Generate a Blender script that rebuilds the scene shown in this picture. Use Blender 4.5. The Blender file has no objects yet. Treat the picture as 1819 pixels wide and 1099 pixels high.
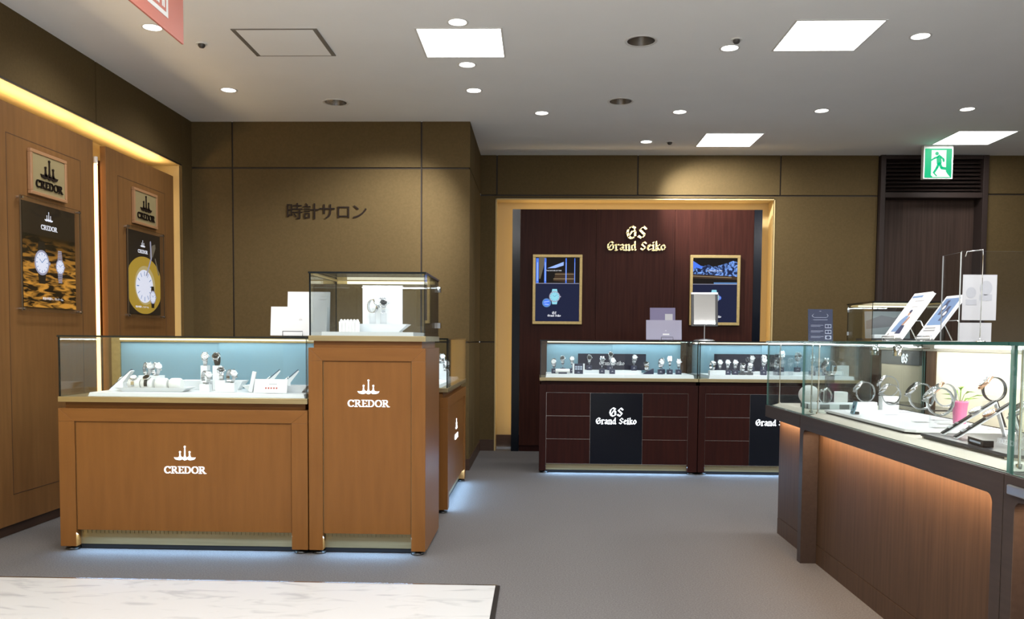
import bpy, bmesh, math, random
from mathutils import Matrix, Vector
random.seed(7)
scn = bpy.context.scene
COL = scn.collection
PI = math.pi

# ------------------------------------------------------------------ camera
H = 1.10
PITCH, YAW, ROLL = -0.0507687572, -0.0322414684, 0.00772874374
cy_, sy_, cp_, sp_ = math.cos(YAW), math.sin(YAW), math.cos(PITCH), math.sin(PITCH)
fwd = Vector((sy_*cp_, cy_*cp_, sp_)); rgt = Vector((cy_, -sy_, 0)); upv = rgt.cross(fwd)
cr_, sr_ = math.cos(ROLL), math.sin(ROLL)
r2 = rgt*cr_ + upv*sr_; u2 = -rgt*sr_ + upv*cr_
cam = bpy.data.objects.new('camera', bpy.data.cameras.new('camera')); COL.objects.link(cam)
cam.data.sensor_width = 36; cam.data.lens = 1500/1819*36
cam.data.shift_y = (679.12-549.5)/1819
cam.data.clip_start = 0.05
cam.matrix_world = Matrix(((r2.x, u2.x, -fwd.x, 0), (r2.y, u2.y, -fwd.y, 0), (r2.z, u2.z, -fwd.z, H), (0, 0, 0, 1)))
scn.camera = cam

# ------------------------------------------------------------------ world, exposure
scn.view_settings.view_transform = 'Standard'; scn.view_settings.look = 'None'
scn.view_settings.gamma = 1; scn.view_settings.use_curve_mapping = False
scn.view_settings.exposure = 0.0
w = bpy.data.worlds.new('world'); scn.world = w; w.use_nodes = True
w.node_tree.nodes['Background'].inputs[0].default_value = (1, .98, .96, 1)
wn = w.node_tree; wtc = wn.nodes.new('ShaderNodeTexCoord'); wsep = wn.nodes.new('ShaderNodeSeparateXYZ'); wr = wn.nodes.new('ShaderNodeMapRange')
wr.inputs['From Min'].default_value = -.35; wr.inputs['From Max'].default_value = .05; wr.inputs['To Min'].default_value = 3.2; wr.inputs['To Max'].default_value = .15
wn.links.new(wtc.outputs['Generated'], wsep.inputs[0]); wn.links.new(wsep.outputs['Z'], wr.inputs['Value'])      # added fill: world brighter below the horizon to lift the ceiling
wn.links.new(wr.outputs[0], wn.nodes['Background'].inputs[1])
scn.cycles.transparent_max_bounces = 32
scn.cycles.max_bounces = 10; scn.cycles.diffuse_bounces = 4; scn.cycles.glossy_bounces = 6; scn.cycles.transmission_bounces = 8
scn.cycles.sample_clamp_indirect = 3.0
scn.cycles.caustics_reflective = False; scn.cycles.caustics_refractive = False

# light powers
P_PANEL, P_DOWN, P_COVE, P_CASE, P_FLOORGLOW = 13.0, 17.0, 3.8, 1.3, 4.0
NEUTRAL = (1, .995, .985); WARM = (1, .71, .37); COOL = (.80, .93, 1.0)

def light(name, kind, loc, power, color, parent=None, size=(.1, .1), aim=None, spot=90, blend=.6):
    d = bpy.data.lights.new(name, kind); d.energy = power; d.color = color
    if kind == 'AREA':
        d.shape = 'RECTANGLE'; d.size, d.size_y = size
    else:
        d.shadow_soft_size = size[0]
    if kind == 'SPOT':
        d.spot_size = math.radians(spot); d.spot_blend = blend
    o = bpy.data.objects.new(name, d); COL.objects.link(o)
    if parent: o.parent = parent
    o.location = loc
    if aim is not None: o.rotation_euler = Vector(aim).to_track_quat('-Z', 'Y').to_euler()
    return o

# ------------------------------------------------------------------ materials
def S(r, g, b):
    f = lambda c: (c/255/12.92) if c/255 <= .04045 else ((c/255+.055)/1.055)**2.4
    return (f(r), f(g), f(b), 1)
M = {}
def mat(name, col, rough=.5, metal=0, spec=.5, emit=None, es=1.0, coat=0):
    m = bpy.data.materials.new(name); m.use_nodes = True
    b = m.node_tree.nodes['Principled BSDF']
    b.inputs['Base Color'].default_value = (*col[:3], 1); b.inputs['Roughness'].default_value = rough
    b.inputs['Metallic'].default_value = metal; b.inputs['Specular IOR Level'].default_value = spec
    b.inputs['Coat Weight'].default_value = coat
    if emit:
        b.inputs['Emission Color'].default_value = (*emit[:3], 1); b.inputs['Emission Strength'].default_value = es
    M[name] = m; return m
def noise_mat(name, ca, cb, scale, rough=.5, stretch=(1, 1, 1), detail=4, bump=0, bscale=None, metal=0, spec=.5, lo=.3, hi=.7, coat=0, coord='Object'):
    m = mat(name, ca, rough, metal, spec, coat=coat); nt = m.node_tree; b = nt.nodes['Principled BSDF']
    tc = nt.nodes.new('ShaderNodeTexCoord'); mp = nt.nodes.new('ShaderNodeMapping'); mp.inputs['Scale'].default_value = stretch
    n = nt.nodes.new('ShaderNodeTexNoise'); n.inputs['Scale'].default_value = scale; n.inputs['Detail'].default_value = detail
    r = nt.nodes.new('ShaderNodeValToRGB'); r.color_ramp.elements[0].position = lo; r.color_ramp.elements[1].position = hi
    r.color_ramp.elements[0].color = (*ca[:3], 1); r.color_ramp.elements[1].color = (*cb[:3], 1)
    nt.links.new(tc.outputs[coord], mp.inputs[0]); nt.links.new(mp.outputs[0], n.inputs['Vector'])
    nt.links.new(n.outputs['Fac'], r.inputs[0]); nt.links.new(r.outputs[0], b.inputs['Base Color'])
    if bump:
        bp = nt.nodes.new('ShaderNodeBump'); bp.inputs['Strength'].default_value = bump; bp.inputs['Distance'].default_value = .003
        if bscale:
            n2 = nt.nodes.new('ShaderNodeTexNoise'); n2.inputs['Scale'].default_value = bscale; n2.inputs['Detail'].default_value = 2
            nt.links.new(tc.outputs[coord], n2.inputs['Vector']); nt.links.new(n2.outputs['Fac'], bp.inputs['Height'])
        else: nt.links.new(n.outputs['Fac'], bp.inputs['Height'])
        nt.links.new(bp.outputs[0], b.inputs['Normal'])
    return m
def glass_mat(name, tint, ior=1.45, glow=None):
    m = bpy.data.materials.new(name); m.use_nodes = True; nt = m.node_tree; nt.nodes.clear()
    o = nt.nodes.new('ShaderNodeOutputMaterial'); t = nt.nodes.new('ShaderNodeBsdfTransparent'); g = nt.nodes.new('ShaderNodeBsdfGlossy')
    t.inputs[0].default_value = (*tint, 1); g.inputs['Roughness'].default_value = 0.0
    f = nt.nodes.new('ShaderNodeFresnel')
    ge = nt.nodes.new('ShaderNodeNewGeometry'); k = nt.nodes.new('ShaderNodeMath'); k.operation = 'MULTIPLY_ADD'; k.inputs[1].default_value = -2; k.inputs[2].default_value = 1
    pw = nt.nodes.new('ShaderNodeMath'); pw.operation = 'POWER'; pw.inputs[0].default_value = ior      # same index seen from either face of a thin pane
    nt.links.new(ge.outputs['Backfacing'], k.inputs[0]); nt.links.new(k.outputs[0], pw.inputs[1]); nt.links.new(pw.outputs[0], f.inputs[0])
    x = nt.nodes.new('ShaderNodeMixShader')
    nt.links.new(f.outputs[0], x.inputs[0]); nt.links.new(t.outputs[0], x.inputs[1]); nt.links.new(g.outputs[0], x.inputs[2])
    nt.links.new(x.outputs[0], o.inputs[0]); M[name] = m; return m
def emit_mat(name, col, s): return mat(name, (0, 0, 0), .4, spec=.08, emit=col, es=s)

noise_mat('olive_wall', (.098, .067, .028), (.112, .077, .033), 60, rough=.75, detail=2, bump=.15, bscale=500, spec=.12)
mat('groove', (.02, .012, .008), .6)
noise_mat('baseboard_wood', (.045, .022, .014), (.06, .03, .018), 14, rough=.45, stretch=(1, 1, 8))
noise_mat('ceiling_paint', (.90, .905, .91), (.92, .925, .93), 3, rough=.9, spec=.1)
noise_mat('carpet', (.098, .092, .091), (.138, .130, .129), 140, rough=.95, detail=6, bump=.6, bscale=420, spec=.1, lo=.35, hi=.65)
noise_mat('honey_wood', (.172, .070, .017), (.200, .083, .0205), 22, rough=.36, stretch=(1.6, 1.6, .16), detail=5, spec=.25)
noise_mat('honey_wood_horizontal', (.168, .068, .0165), (.195, .081, .020), 22, rough=.36, stretch=(.16, 1.6, 1.6), detail=5, spec=.25)
noise_mat('wall_panel_wood', (.175, .083, .027), (.215, .103, .034), 20, spec=.25, rough=.45, stretch=(1.6, 1.6, .14), detail=5)
noise_mat('mahogany', (.020, .0055, .0045), (.030, .0075, .0055), 26, rough=.4, stretch=(2, 2, .12), detail=6, spec=.12)
noise_mat('mahogany_wall', (.028, .0085, .006), (.050, .015, .010), 24, rough=.42, spec=.10, stretch=(2, 2, .10), detail=6)
noise_mat('walnut', (.050, .028, .017), (.074, .042, .025), 30, spec=.15, rough=.5, stretch=(2, 2, .10), detail=6)
noise_mat('walnut_dark', (.036, .025, .021), (.046, .032, .027), 30, spec=.2, rough=.45, stretch=(2, .12, 2), detail=6)
noise_mat('door_wood', (.036, .023, .018), (.064, .040, .031), 34, spec=.15, rough=.5, stretch=(2, 2, .05), detail=6)
mat('door_frame_wood', (.034, .023, .020), .5, spec=.2)
mat('gold_reveal', (.52, .39, .18), .55)
noise_mat('champagne_metal', (.38, .31, .17), (.46, .38, .22), 60, rough=.36, stretch=(.05, 1, 1), metal=.9)
noise_mat('gold_frame', (.42, .31, .13), (.50, .37, .16), 60, rough=.4, stretch=(1, 1, 1), metal=.7)
mat('gold_logo', (.95, .78, .38), .22, metal=1)
mat('silver_line', (.75, .72, .70), .25, metal=1)
mat('steel', (.72, .73, .75), .18, metal=1)
mat('steel_brushed', (.62, .63, .66), .32, metal=1)
mat('rose_gold', (.85, .52, .36), .2, metal=1)
mat('chrome', (.85, .85, .86), .06, metal=1)
mat('mirror', (.93, .93, .92), .02, metal=1)
mat('black', (.006, .006, .007), .35)
mat('black_gloss', (.004, .0055, .010), .18, spec=.3)
mat('navy', (.012, .014, .045), .45)
mat('navy_panel', (.010, .010, .026), .25)
mat('dark_grey', (.055, .055, .062), .35)
mat('leather_black', (.012, .011, .011), .5)
mat('leather_navy', (.02, .03, .07), .45)
mat('white_cushion', (.82, .82, .80), .6)
mat('white_acrylic', (.86, .88, .90), .3)
mat('white_paper', (.80, .80, .82), .6)
mat('cream_velvet', (.66, .61, .52), .9)
mat('ivory_panel', (.80, .74, .60), .7)
mat('tan_panel', (.34, .29, .22), .35)
mat('grey_panel', (.20, .34, .41), .3)
mat('card_grey', (.13, .155, .16), .4)
mat('grey_frame', (.30, .27, .22), .4)
mat('dial_white', (.88, .89, .90), .3)
mat('dial_black', (.01, .01, .012), .2)
mat('dial_blue', (.02, .05, .16), .25)
mat('case_edge', (.006, .010, .012), .15)
mat('glass_edge', (.020, .075, .066), .1)
mat('poster_edge', (.10, .07, .04), .3)
mat('acrylic_edge', (.42, .44, .44), .2)
mat('glass_edge_light', (.085, .19, .165), .1)
mat('plastic_dark', (.05, .045, .042), .4)
mat('ceiling_trim', (.18, .165, .15), .5)
mat('ring_white', (.75, .75, .74), .4)
mat('reflector', (.55, .54, .53), .24, metal=1)
mat('dark_letter', (.016, .009, .006), .5, spec=.2)
mat('plaque_face', (.30, .24, .12), .45)
mat('plaque_frame', (.36, .19, .09), .4)
mat('salmon', (.52, .155, .11), .5)
mat('pink_cup', (.85, .22, .42), .4)
mat('leaf_green', (.20, .36, .05), .5)
mat('lilac_paper', (.17, .15, .27), .45)
mat('lilac_light', (.36, .35, .47), .5)
mat('grey_print', (.32, .32, .33), .6)
mat('blue_print', (.16, .27, .48), .5)
mat('navy_print', (.02, .03, .09), .5)
mat('skin_print', (.45, .24, .16), .6)
mat('red_print', (.45, .05, .04), .6)
mat('sign_blue', (.012, .026, .085), .4)
mat('sign_text', (.45, .52, .65), .5)
mat('ghost_print', (.50, .50, .53), .7)
mat('paper_back', (.62, .61, .62), .8)
mat('checker_grey', (.16, .16, .16), .6)
mat('flower_white', (.9, .9, .92), .5)
glass_mat('glass', (.965, .985, .98)); glass_mat('acrylic', (.97, .975, .985), 1.4); glass_mat('showcase_glass', (.94, .965, .965))
emit_mat('lamp_glow', (1, .98, .95), 9); emit_mat('panel_glow', (1, .985, .96), 7)
emit_mat('tube_glow', (1, .52, .20), 5.0); emit_mat('logo_glow', (.90, .95, 1), 2.2)
emit_mat('led_glow', (.9, .97, 1), 6); emit_mat('led_warm', (1, .93, .70), 1.6)
emit_mat('exit_green', (.0, .46, .19), 1.25); emit_mat('exit_white', (.80, 1, .90), 1.25); mat('exit_case', (.62, .66, .62), .5)
emit_mat('pic_white', (.86, .88, 1.0), 1.05); emit_mat('pic_silver', (.50, .50, .66), .75); emit_mat('pic_black', (.010, .008, .007), 1)
emit_mat('pic_dark', (.018, .012, .007), 1); emit_mat('pic_gold', (.56, .36, .045), .8); emit_mat('pic_cream', (.66, .52, .22), .8)
emit_mat('pic_navy', (.013, .017, .050), 1.0); emit_mat('pic_blue', (.08, .22, .95), 1.0); emit_mat('pic_sky', (.35, .52, 1), 1.0)
emit_mat('pic_ice', (.30, .72, .86), 1.0); emit_mat('pic_icedark', (.12, .26, .55), 1.0); emit_mat('pic_olive', (.14, .12, .085), 1); emit_mat('pic_brown', (.06, .035, .02), 1)
emit_mat('pic_text', (.9, .92, 1), 1.1); emit_mat('pic_tan', (.55, .42, .25), .9)
def ripple_mat():
    m = emit_mat('pic_ripple', (1, 1, 1), .85); nt = m.node_tree; b = nt.nodes['Principled BSDF']
    tc = nt.nodes.new('ShaderNodeTexCoord'); mp = nt.nodes.new('ShaderNodeMapping'); mp.inputs['Scale'].default_value = (3, 3, 16)
    n = nt.nodes.new('ShaderNodeTexNoise'); n.inputs['Scale'].default_value = 2.2; n.inputs['Detail'].default_value = 3; n.inputs['Distortion'].default_value = .8
    r = nt.nodes.new('ShaderNodeValToRGB'); e = r.color_ramp.elements
    e[0].position = .44; e[0].color = (.012, .006, .002, 1); e[1].position = .60; e[1].color = (.80, .36, .05, 1)
    nt.links.new(tc.outputs['Object'], mp.inputs[0]); nt.links.new(mp.outputs[0], n.inputs['Vector']); nt.links.new(n.outputs['Fac'], r.inputs[0])
    sp = nt.nodes.new('ShaderNodeSeparateXYZ'); mr = nt.nodes.new('ShaderNodeMapRange'); mr.inputs['From Min'].default_value = .43; mr.inputs['From Max'].default_value = .22; mr.inputs['To Min'].default_value = .03
    mx = nt.nodes.new('ShaderNodeVectorMath'); mx.operation = 'SCALE'          # the printed night sky fades into the lit water
    nt.links.new(tc.outputs['Object'], sp.inputs[0]); nt.links.new(sp.outputs['Z'], mr.inputs['Value']); nt.links.new(r.outputs[0], mx.inputs[0]); nt.links.new(mr.outputs[0], mx.inputs['Scale'])
    nt.links.new(mx.outputs[0], b.inputs['Emission Color'])
ripple_mat()
def mount_mat():
    m = emit_mat('pic_mountain', (1, 1, 1), 1.0); nt = m.node_tree; b = nt.nodes['Principled BSDF']
    tc = nt.nodes.new('ShaderNodeTexCoord'); mp = nt.nodes.new('ShaderNodeMapping'); mp.inputs['Scale'].default_value = (9, 9, 9)
    n = nt.nodes.new('ShaderNodeTexNoise'); n.inputs['Scale'].default_value = 2.5; n.inputs['Detail'].default_value = 5; n.inputs['Distortion'].default_value = 1.2
    r = nt.nodes.new('ShaderNodeValToRGB'); e = r.color_ramp.elements
    e[0].position = .46; e[0].color = (.012, .02, .07, 1); e[1].position = .60; e[1].color = (.22, .42, 1, 1)
    nt.links.new(tc.outputs['Object'], mp.inputs[0]); nt.links.new(mp.outputs[0], n.inputs['Vector']); nt.links.new(n.outputs['Fac'], r.inputs[0]); nt.links.new(r.outputs[0], b.inputs['Emission Color'])
mount_mat()
def marble_mat():
    m = mat('marble', (.70, .70, .69), .14, spec=.5); nt = m.node_tree; b = nt.nodes['Principled BSDF']
    tc = nt.nodes.new('ShaderNodeTexCoord'); mp = nt.nodes.new('ShaderNodeMapping'); mp.inputs['Rotation'].default_value = (0, 0, .6); mp.inputs['Scale'].default_value = (1, 3, 1)
    n = nt.nodes.new('ShaderNodeTexNoise'); n.inputs['Scale'].default_value = 3.5; n.inputs['Detail'].default_value = 9; n.inputs['Distortion'].default_value = 1.4
    r = nt.nodes.new('ShaderNodeValToRGB'); e = r.color_ramp.elements
    e[0].position = .30; e[0].color = (.40, .41, .41, 1); e[1].position = .46; e[1].color = (.53, .53, .53, 1)
    nt.links.new(tc.outputs['Object'], mp.inputs[0]); nt.links.new(mp.outputs[0], n.inputs['Vector']); nt.links.new(n.outputs['Fac'], r.inputs[0]); nt.links.new(r.outputs[0], b.inputs['Base Color'])
marble_mat()

# ------------------------------------------------------------------ mesh builder
FRONT = Matrix(((1, 0, 0, 0), (0, 0, -1, 0), (0, 1, 0, 0), (0, 0, 0, 1)))      # art x,y,out -> faces -y
FACE_PX = Matrix(((0, 0, 1, 0), (1, 0, 0, 0), (0, 1, 0, 0), (0, 0, 0, 1)))     # faces +x
FACE_NX = Matrix(((0, 0, -1, 0), (-1, 0, 0, 0), (0, 1, 0, 0), (0, 0, 0, 1)))   # faces -x
def T(x, y, z): return Matrix.Translation((x, y, z))
def hull(pts):
    pts = sorted(set((round(a, 6), round(b, 6)) for a, b in pts))
    if len(pts) < 3: return pts
    def half(ps):
        h = []
        for p in ps:
            while len(h) > 1 and (h[-1][0]-h[-2][0])*(p[1]-h[-2][1]) - (h[-1][1]-h[-2][1])*(p[0]-h[-2][0]) <= 0: h.pop()
            h.append(p)
        return h
    a, b = half(pts), half(pts[::-1])
    return a[:-1] + b[:-1]
class MB:
    def __init__(s, *mats):
        s.v = []; s.f = []; s.mi = []; s.sm = []; s.mats = []; s.xf = Matrix.Identity(4); s.cur = 0
        if mats: s.use(mats[0])
    def use(s, name):
        if name not in s.mats: s.mats.append(name)
        s.cur = s.mats.index(name); return s
    def add(s, verts, faces, smooth=False):
        b = len(s.v); s.v += [tuple(s.xf @ Vector(p)) for p in verts]
        for f in faces: s.f.append(tuple(b+i for i in f)); s.mi.append(s.cur); s.sm.append(smooth)
        return s
    def box(s, x0, y0, z0, x1, y1, z1):
        return s.add([(x0, y0, z0), (x1, y0, z0), (x1, y1, z0), (x0, y1, z0), (x0, y0, z1), (x1, y0, z1), (x1, y1, z1), (x0, y1, z1)],
                     [(3, 2, 1, 0), (4, 5, 6, 7), (0, 1, 5, 4), (1, 2, 6, 5), (2, 3, 7, 6), (3, 0, 4, 7)])
    def pane(s, x0, y0, z0, x1, y1, z1, face, edge, thin):     # thin: axis of thickness
        vs = [(x0, y0, z0), (x1, y0, z0), (x1, y1, z0), (x0, y1, z0), (x0, y0, z1), (x1, y0, z1), (x1, y1, z1), (x0, y1, z1)]
        fs = {'z': [(3, 2, 1, 0), (4, 5, 6, 7)], 'y': [(0, 1, 5, 4), (2, 3, 7, 6)], 'x': [(1, 2, 6, 5), (3, 0, 4, 7)]}
        for k in 'zyx':
            s.use(face if k == thin else edge); s.add(vs, fs[k])
        return s
    def prism(s, poly, z0, z1, smooth=False):                  # polygon in xy, from z0 to z1
        n = len(poly); a = sum(poly[i][0]*poly[(i+1) % n][1]-poly[(i+1) % n][0]*poly[i][1] for i in range(n))
        if a < 0: poly = poly[::-1]
        v = [(x, y, z0) for x, y in poly] + [(x, y, z1) for x, y in poly]
        return s.add(v, [tuple(range(n-1, -1, -1)), tuple(range(n, 2*n))] + [(i, (i+1) % n, n+(i+1) % n, n+i) for i in range(n)], smooth)
    def disc(s, cx, cy, rx, ry, z0, z1, n=20, smooth=False):
        return s.prism([(cx+rx*math.cos(2*PI*i/n), cy+ry*math.sin(2*PI*i/n)) for i in range(n)], z0, z1, smooth)
    def lathe(s, prof, n=20, cx=0, cy=0, caps=True):
        k = len(prof); v = []; f = []
        for r, z in prof: v += [(cx+r*math.cos(2*PI*i/n), cy+r*math.sin(2*PI*i/n), z) for i in range(n)]
        for j in range(k-1):
            for i in range(n): f.append((j*n+i, j*n+(i+1) % n, (j+1)*n+(i+1) % n, (j+1)*n+i))
        s.add(v, f, True)
        if caps: s.add(v[:n], [tuple(range(n-1, -1, -1))]); s.add(v[-n:], [tuple(range(n))])
        return s
    def tube(s, pts, r, n=8, closed=False):
        pts = [Vector(p) for p in pts]; m = len(pts); v = []; f = []
        for i, p in enumerate(pts):
            a = pts[i-1] if (i or closed) else p; b = pts[(i+1) % m] if (i < m-1 or closed) else p
            d = (b-a).normalized(); q = d.orthogonal().normalized() if i == 0 else (q - d*q.dot(d)).normalized()
            t = d.cross(q)
            v += [tuple(p + (q*math.cos(2*PI*k/n)+t*math.sin(2*PI*k/n))*r) for k in range(n)]
        for i in range(m if closed else m-1):
            for k in range(n): f.append((i*n+k, i*n+(k+1) % n, ((i+1) % m)*n+(k+1) % n, ((i+1) % m)*n+k))
        if not closed: f += [tuple(range(n-1, -1, -1)), tuple(range((m-1)*n, m*n))]
        return s.add(v, f, True)
    def band(s, pts, nrm, w, t):          # strap: rectangular section swept along pts (yz plane), width along x
        m = len(pts); v = []
        for (y, z), (ny, nz) in zip(pts, nrm):
            v += [(-w/2, y-ny*t/2, z-nz*t/2), (w/2, y-ny*t/2, z-nz*t/2), (w/2, y+ny*t/2, z+nz*t/2), (-w/2, y+ny*t/2, z+nz*t/2)]
        f = []
        for i in range(m-1):
            for k in range(4): f.append((i*4+k, i*4+(k+1) % 4, (i+1)*4+(k+1) % 4, (i+1)*4+k))
        f += [(3, 2, 1, 0), ((m-1)*4, (m-1)*4+1, (m-1)*4+2, (m-1)*4+3)]
        return s.add(v, f)
    def stroke(s, pts, ang, w, t, z0, z1):
        c, n = math.cos(ang), math.sin(ang)
        nib = [(c*a*w/2-n*b*t/2, n*a*w/2+c*b*t/2) for a in (-1, 1) for b in (-1, 1)]
        for p, q in zip(pts, pts[1:]):
            h = hull([(p[0]+a, p[1]+b) for a, b in nib]+[(q[0]+a, q[1]+b) for a, b in nib])
            if len(h) > 2: s.prism(h, z0, z1)
        return s
    def build(s, name, parent=None, bevel=0, loc=None):
        me = bpy.data.meshes.new(name); me.from_pydata(s.v, [], s.f)
        for k in s.mats: me.materials.append(M[k])
        me.polygons.foreach_set('material_index', s.mi); me.polygons.foreach_set('use_smooth', s.sm); me.update()
        o = bpy.data.objects.new(name, me); COL.objects.link(o)
        if parent: o.parent = parent
        if loc: o.location = loc
        if bevel:
            b = o.modifiers.new('bevel', 'BEVEL'); b.width = bevel; b.segments = 2; b.limit_method = 'ANGLE'; b.angle_limit = .7
        return o
def tag(o, label, cat, group=None):
    o['label'] = label; o['category'] = cat
    if group: o['group'] = group
    return o
def rest(cat, loc): return (loc[0], loc[1], loc[2] + (0 if not .5 < loc[2] < 1.35 else .0016 if cat == 'watch' else .0008))     # hair's breadth between resting things
def thing(name, label, cat, loc=(0, 0, 0), rz=0, group=None):
    o = bpy.data.objects.new(name, None); COL.objects.link(o); o.location = rest(cat, loc); o.rotation_euler = (0, 0, rz); o.empty_display_size = .05
    return tag(o, label, cat, group)
def struct(name, mb, bevel=0):
    o = mb.build(name, None, bevel); o['kind'] = 'structure'; return o
KIDS = {}
def children(r): return [o for o in COL.objects if o.parent == r]
def dup(root, loc, rz=None, rot=None, label=None, group=None, scale=None):
    r = root.copy(); COL.objects.link(r); r.location = rest(root['category'], loc)
    if rot is not None: r.rotation_euler = rot
    elif rz is not None: r.rotation_euler = (0, 0, rz)
    if scale: r.scale = (scale,)*3
    if label: r['label'] = label
    if group: r['group'] = group
    for ch in KIDS.setdefault(root.name, children(root)):
        c = ch.copy(); COL.objects.link(c); c.parent = r
        for g in KIDS.setdefault(ch.name, children(ch)):
            d = g.copy(); COL.objects.link(d); d.parent = c
    return r

# ------------------------------------------------------------------ lettering
BL = {'G': (1.22, [[(.98, 1.18), (.62, 1.38), (.24, 1.10), (.12, .66), (.26, .22), (.60, .05), (.98, .22)], [(.98, .80), (.98, .22)], [(.30, .30), (.74, .98), (.98, .80)]]),
      'S': (1.08, [[(.98, 1.08), (.66, 1.36), (.26, 1.00), (.84, .46), (.52, .06), (.12, .30)]]),
      'r': (.74, [[(.05, .86), (.22, .96), (.22, .08)], [(.08, .03), (.42, .03)], [(.28, .80), (.50, .96), (.66, .84)]]),
      'a': (.86, [[(.14, .80), (.36, .96), (.60, .84), (.60, .12), (.78, .04)], [(.58, .58), (.22, .44), (.14, .20), (.32, .04), (.58, .22)]]),
      'n': (.94, [[(.03, .86), (.20, .96), (.20, .08)], [(.06, .03), (.36, .03)], [(.26, .80), (.50, .96), (.68, .84), (.68, .10)], [(.58, .03), (.86, .03)]]),
      'd': (.90, [[(.64, 1.40), (.64, .12), (.80, .04)], [(.62, .84), (.38, .96), (.13, .62), (.15, .26), (.36, .04), (.62, .24)]]),
      'e': (.80, [[(.16, .48), (.64, .70), (.40, .96), (.14, .62), (.16, .26), (.42, .04), (.70, .24)]]),
      'i': (.48, [[(.03, .86), (.22, .96), (.22, .08)], [(.06, .03), (.40, .03)], [(.14, 1.24), (.30, 1.28)]]),
      'k': (.86, [[(.20, 1.40), (.20, .05)], [(.06, .03), (.36, .03)], [(.26, .46), (.60, .92), (.70, .84)], [(.32, .56), (.66, .08), (.80, .06)]]),
      'o': (.88, [[(.42, .96), (.13, .62), (.14, .28), (.42, .04), (.71, .36), (.70, .66), (.42, .96)]]), ' ': (.55, [])}
def _arc(cx, cy, rx, ry, a0, a1, n=14): return [(cx+rx*math.cos(math.radians(a0+(a1-a0)*i/n)), cy+ry*math.sin(math.radians(a0+(a1-a0)*i/n))) for i in range(n+1)]
_stem = [[(.22, .03), (.22, .97)], [(.06, .035), (.38, .035)]]
_R = _stem + [[(.06, .965), (.5, .965), (.70, .86), (.70, .64), (.5, .52), (.22, .52)], [(.46, .52), (.86, .03)], [(.80, .035), (1.0, .035)]]
SF = {'C': (1.0, [_arc(.52, .5, .40, .465, 38, 322), [(.84, .92), (.84, .72)]]), 'R': (1.02, _R),
      'E': (.84, _stem + [[(.06, .965), (.70, .965)], [(.22, .51), (.56, .51)], [(.22, .035), (.74, .035)], [(.68, .95), (.68, .80)], [(.70, .05), (.70, .22)]]),
      'D': (1.06, _stem + [[(.06, .965), (.46, .965)] + _arc(.46, .5, .42, .465, 90, -90, 10) + [(.22, .035)]]),
      'O': (1.06, [_arc(.52, .5, .42, .465, 0, 360, 20)])}
def nibtext(mb, font, text, x0, y0, width, z0, z1):
    tot = sum(font[c][0] for c in text); k = width/tot; x = 0
    for c in text:
        for st in font[c][1]:
            if font is BL: mb.stroke([(x0+(x+a)*k, y0+b*k) for a, b in st], math.radians(38), .25*k, .085*k, z0, z1)
            else: mb.stroke([(x0+(x+a)*k, y0+b*k) for a, b in st], 0, .19*k, .075*k, z0, z1)
        x += font[c][0]
    return k
def crest(mb, cx, cy, w, z0, z1):          # three ball-topped spires on a boat, cy = bottom
    q = lambda pts: [(cx+a*w, cy+b*w) for a, b in pts]
    mb.prism(q([(-.50, .13), (-.44, .04), (-.34, .01), (-.24, 0), (-.17, .015), (-.12, .05), (-.06, .01), (0, -.01), (.06, .01), (.12, .05), (.17, .015), (.24, 0), (.34, .01), (.44, .04), (.50, .13),
                (.40, .12), (.30, .13), (.25, .17), (.18, .17), (.09, .13), (0, .13), (-.09, .13), (-.18, .17), (-.25, .17), (-.30, .13), (-.40, .12)]), z0, z1)
    for sx, h in ((-.22, .42), (0, .66), (.22, .42)):
        mb.prism(q([(sx-.075, .08), (sx-.030, .22), (sx-.020, h-.06), (sx+.020, h-.06), (sx+.030, .22), (sx+.075, .08)]), z0, z1)
        mb.disc(cx+sx*w, cy+(h-.045)*w, .045*w, .045*w, z0, z1, 10)
def text_mesh(body, size, depth):
    c = bpy.data.curves.new('lettering', 'FONT'); c.body = body; c.size = size; c.extrude = depth/2; c.align_x = 'CENTER'; c.align_y = 'CENTER'; c.resolution_u = 3
    o = bpy.data.objects.new('lettering', c); COL.objects.link(o)
    dg = bpy.context.evaluated_depsgraph_get(); me = bpy.data.meshes.new_from_object(o.evaluated_get(dg))
    bpy.data.objects.remove(o); bpy.data.curves.remove(c); return me
def text_obj(name, body, size, depth, matname, xf, parent, fit=None, wscale=None):
    me = text_mesh(body, size, depth)
    xs = [v.co.x for v in me.vertices] or [0, 1]; ys = [v.co.y for v in me.vertices] or [0, 1]
    k = fit/(max(xs)-min(xs)) if fit else 1; cx = (max(xs)+min(xs))/2; cyy = (max(ys)+min(ys))/2
    for v in me.vertices: v.co = xf @ Vector(((v.co.x-cx)*k, (v.co.y-cyy)*k*(wscale or 1), v.co.z))
    me.materials.clear(); me.materials.append(M[matname])
    o = bpy.data.objects.new(name, me); COL.objects.link(o); o.parent = parent; return o

# ================================================================== SETTING
CZ = 2.89
struct('floor', MB('carpet').box(-3.4, -2, -.08, 6.6, 8.7, 0))
mb = MB('marble').box(-3.4, -2, -.02, -.186, 3.700, .006); mb.use('steel').box(-3.4, 3.700, -.02, -.180, 3.712, .008)
mb.use('black').box(-.186, -2, -.02, -.166, 3.705, .007)
mb.use('marble').box(-.166, -2, -.02, 1.2, 2.3, .006)  # unseen slab added so its pale bounce brightens the ceiling
struct('floor_marble', mb)

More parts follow.
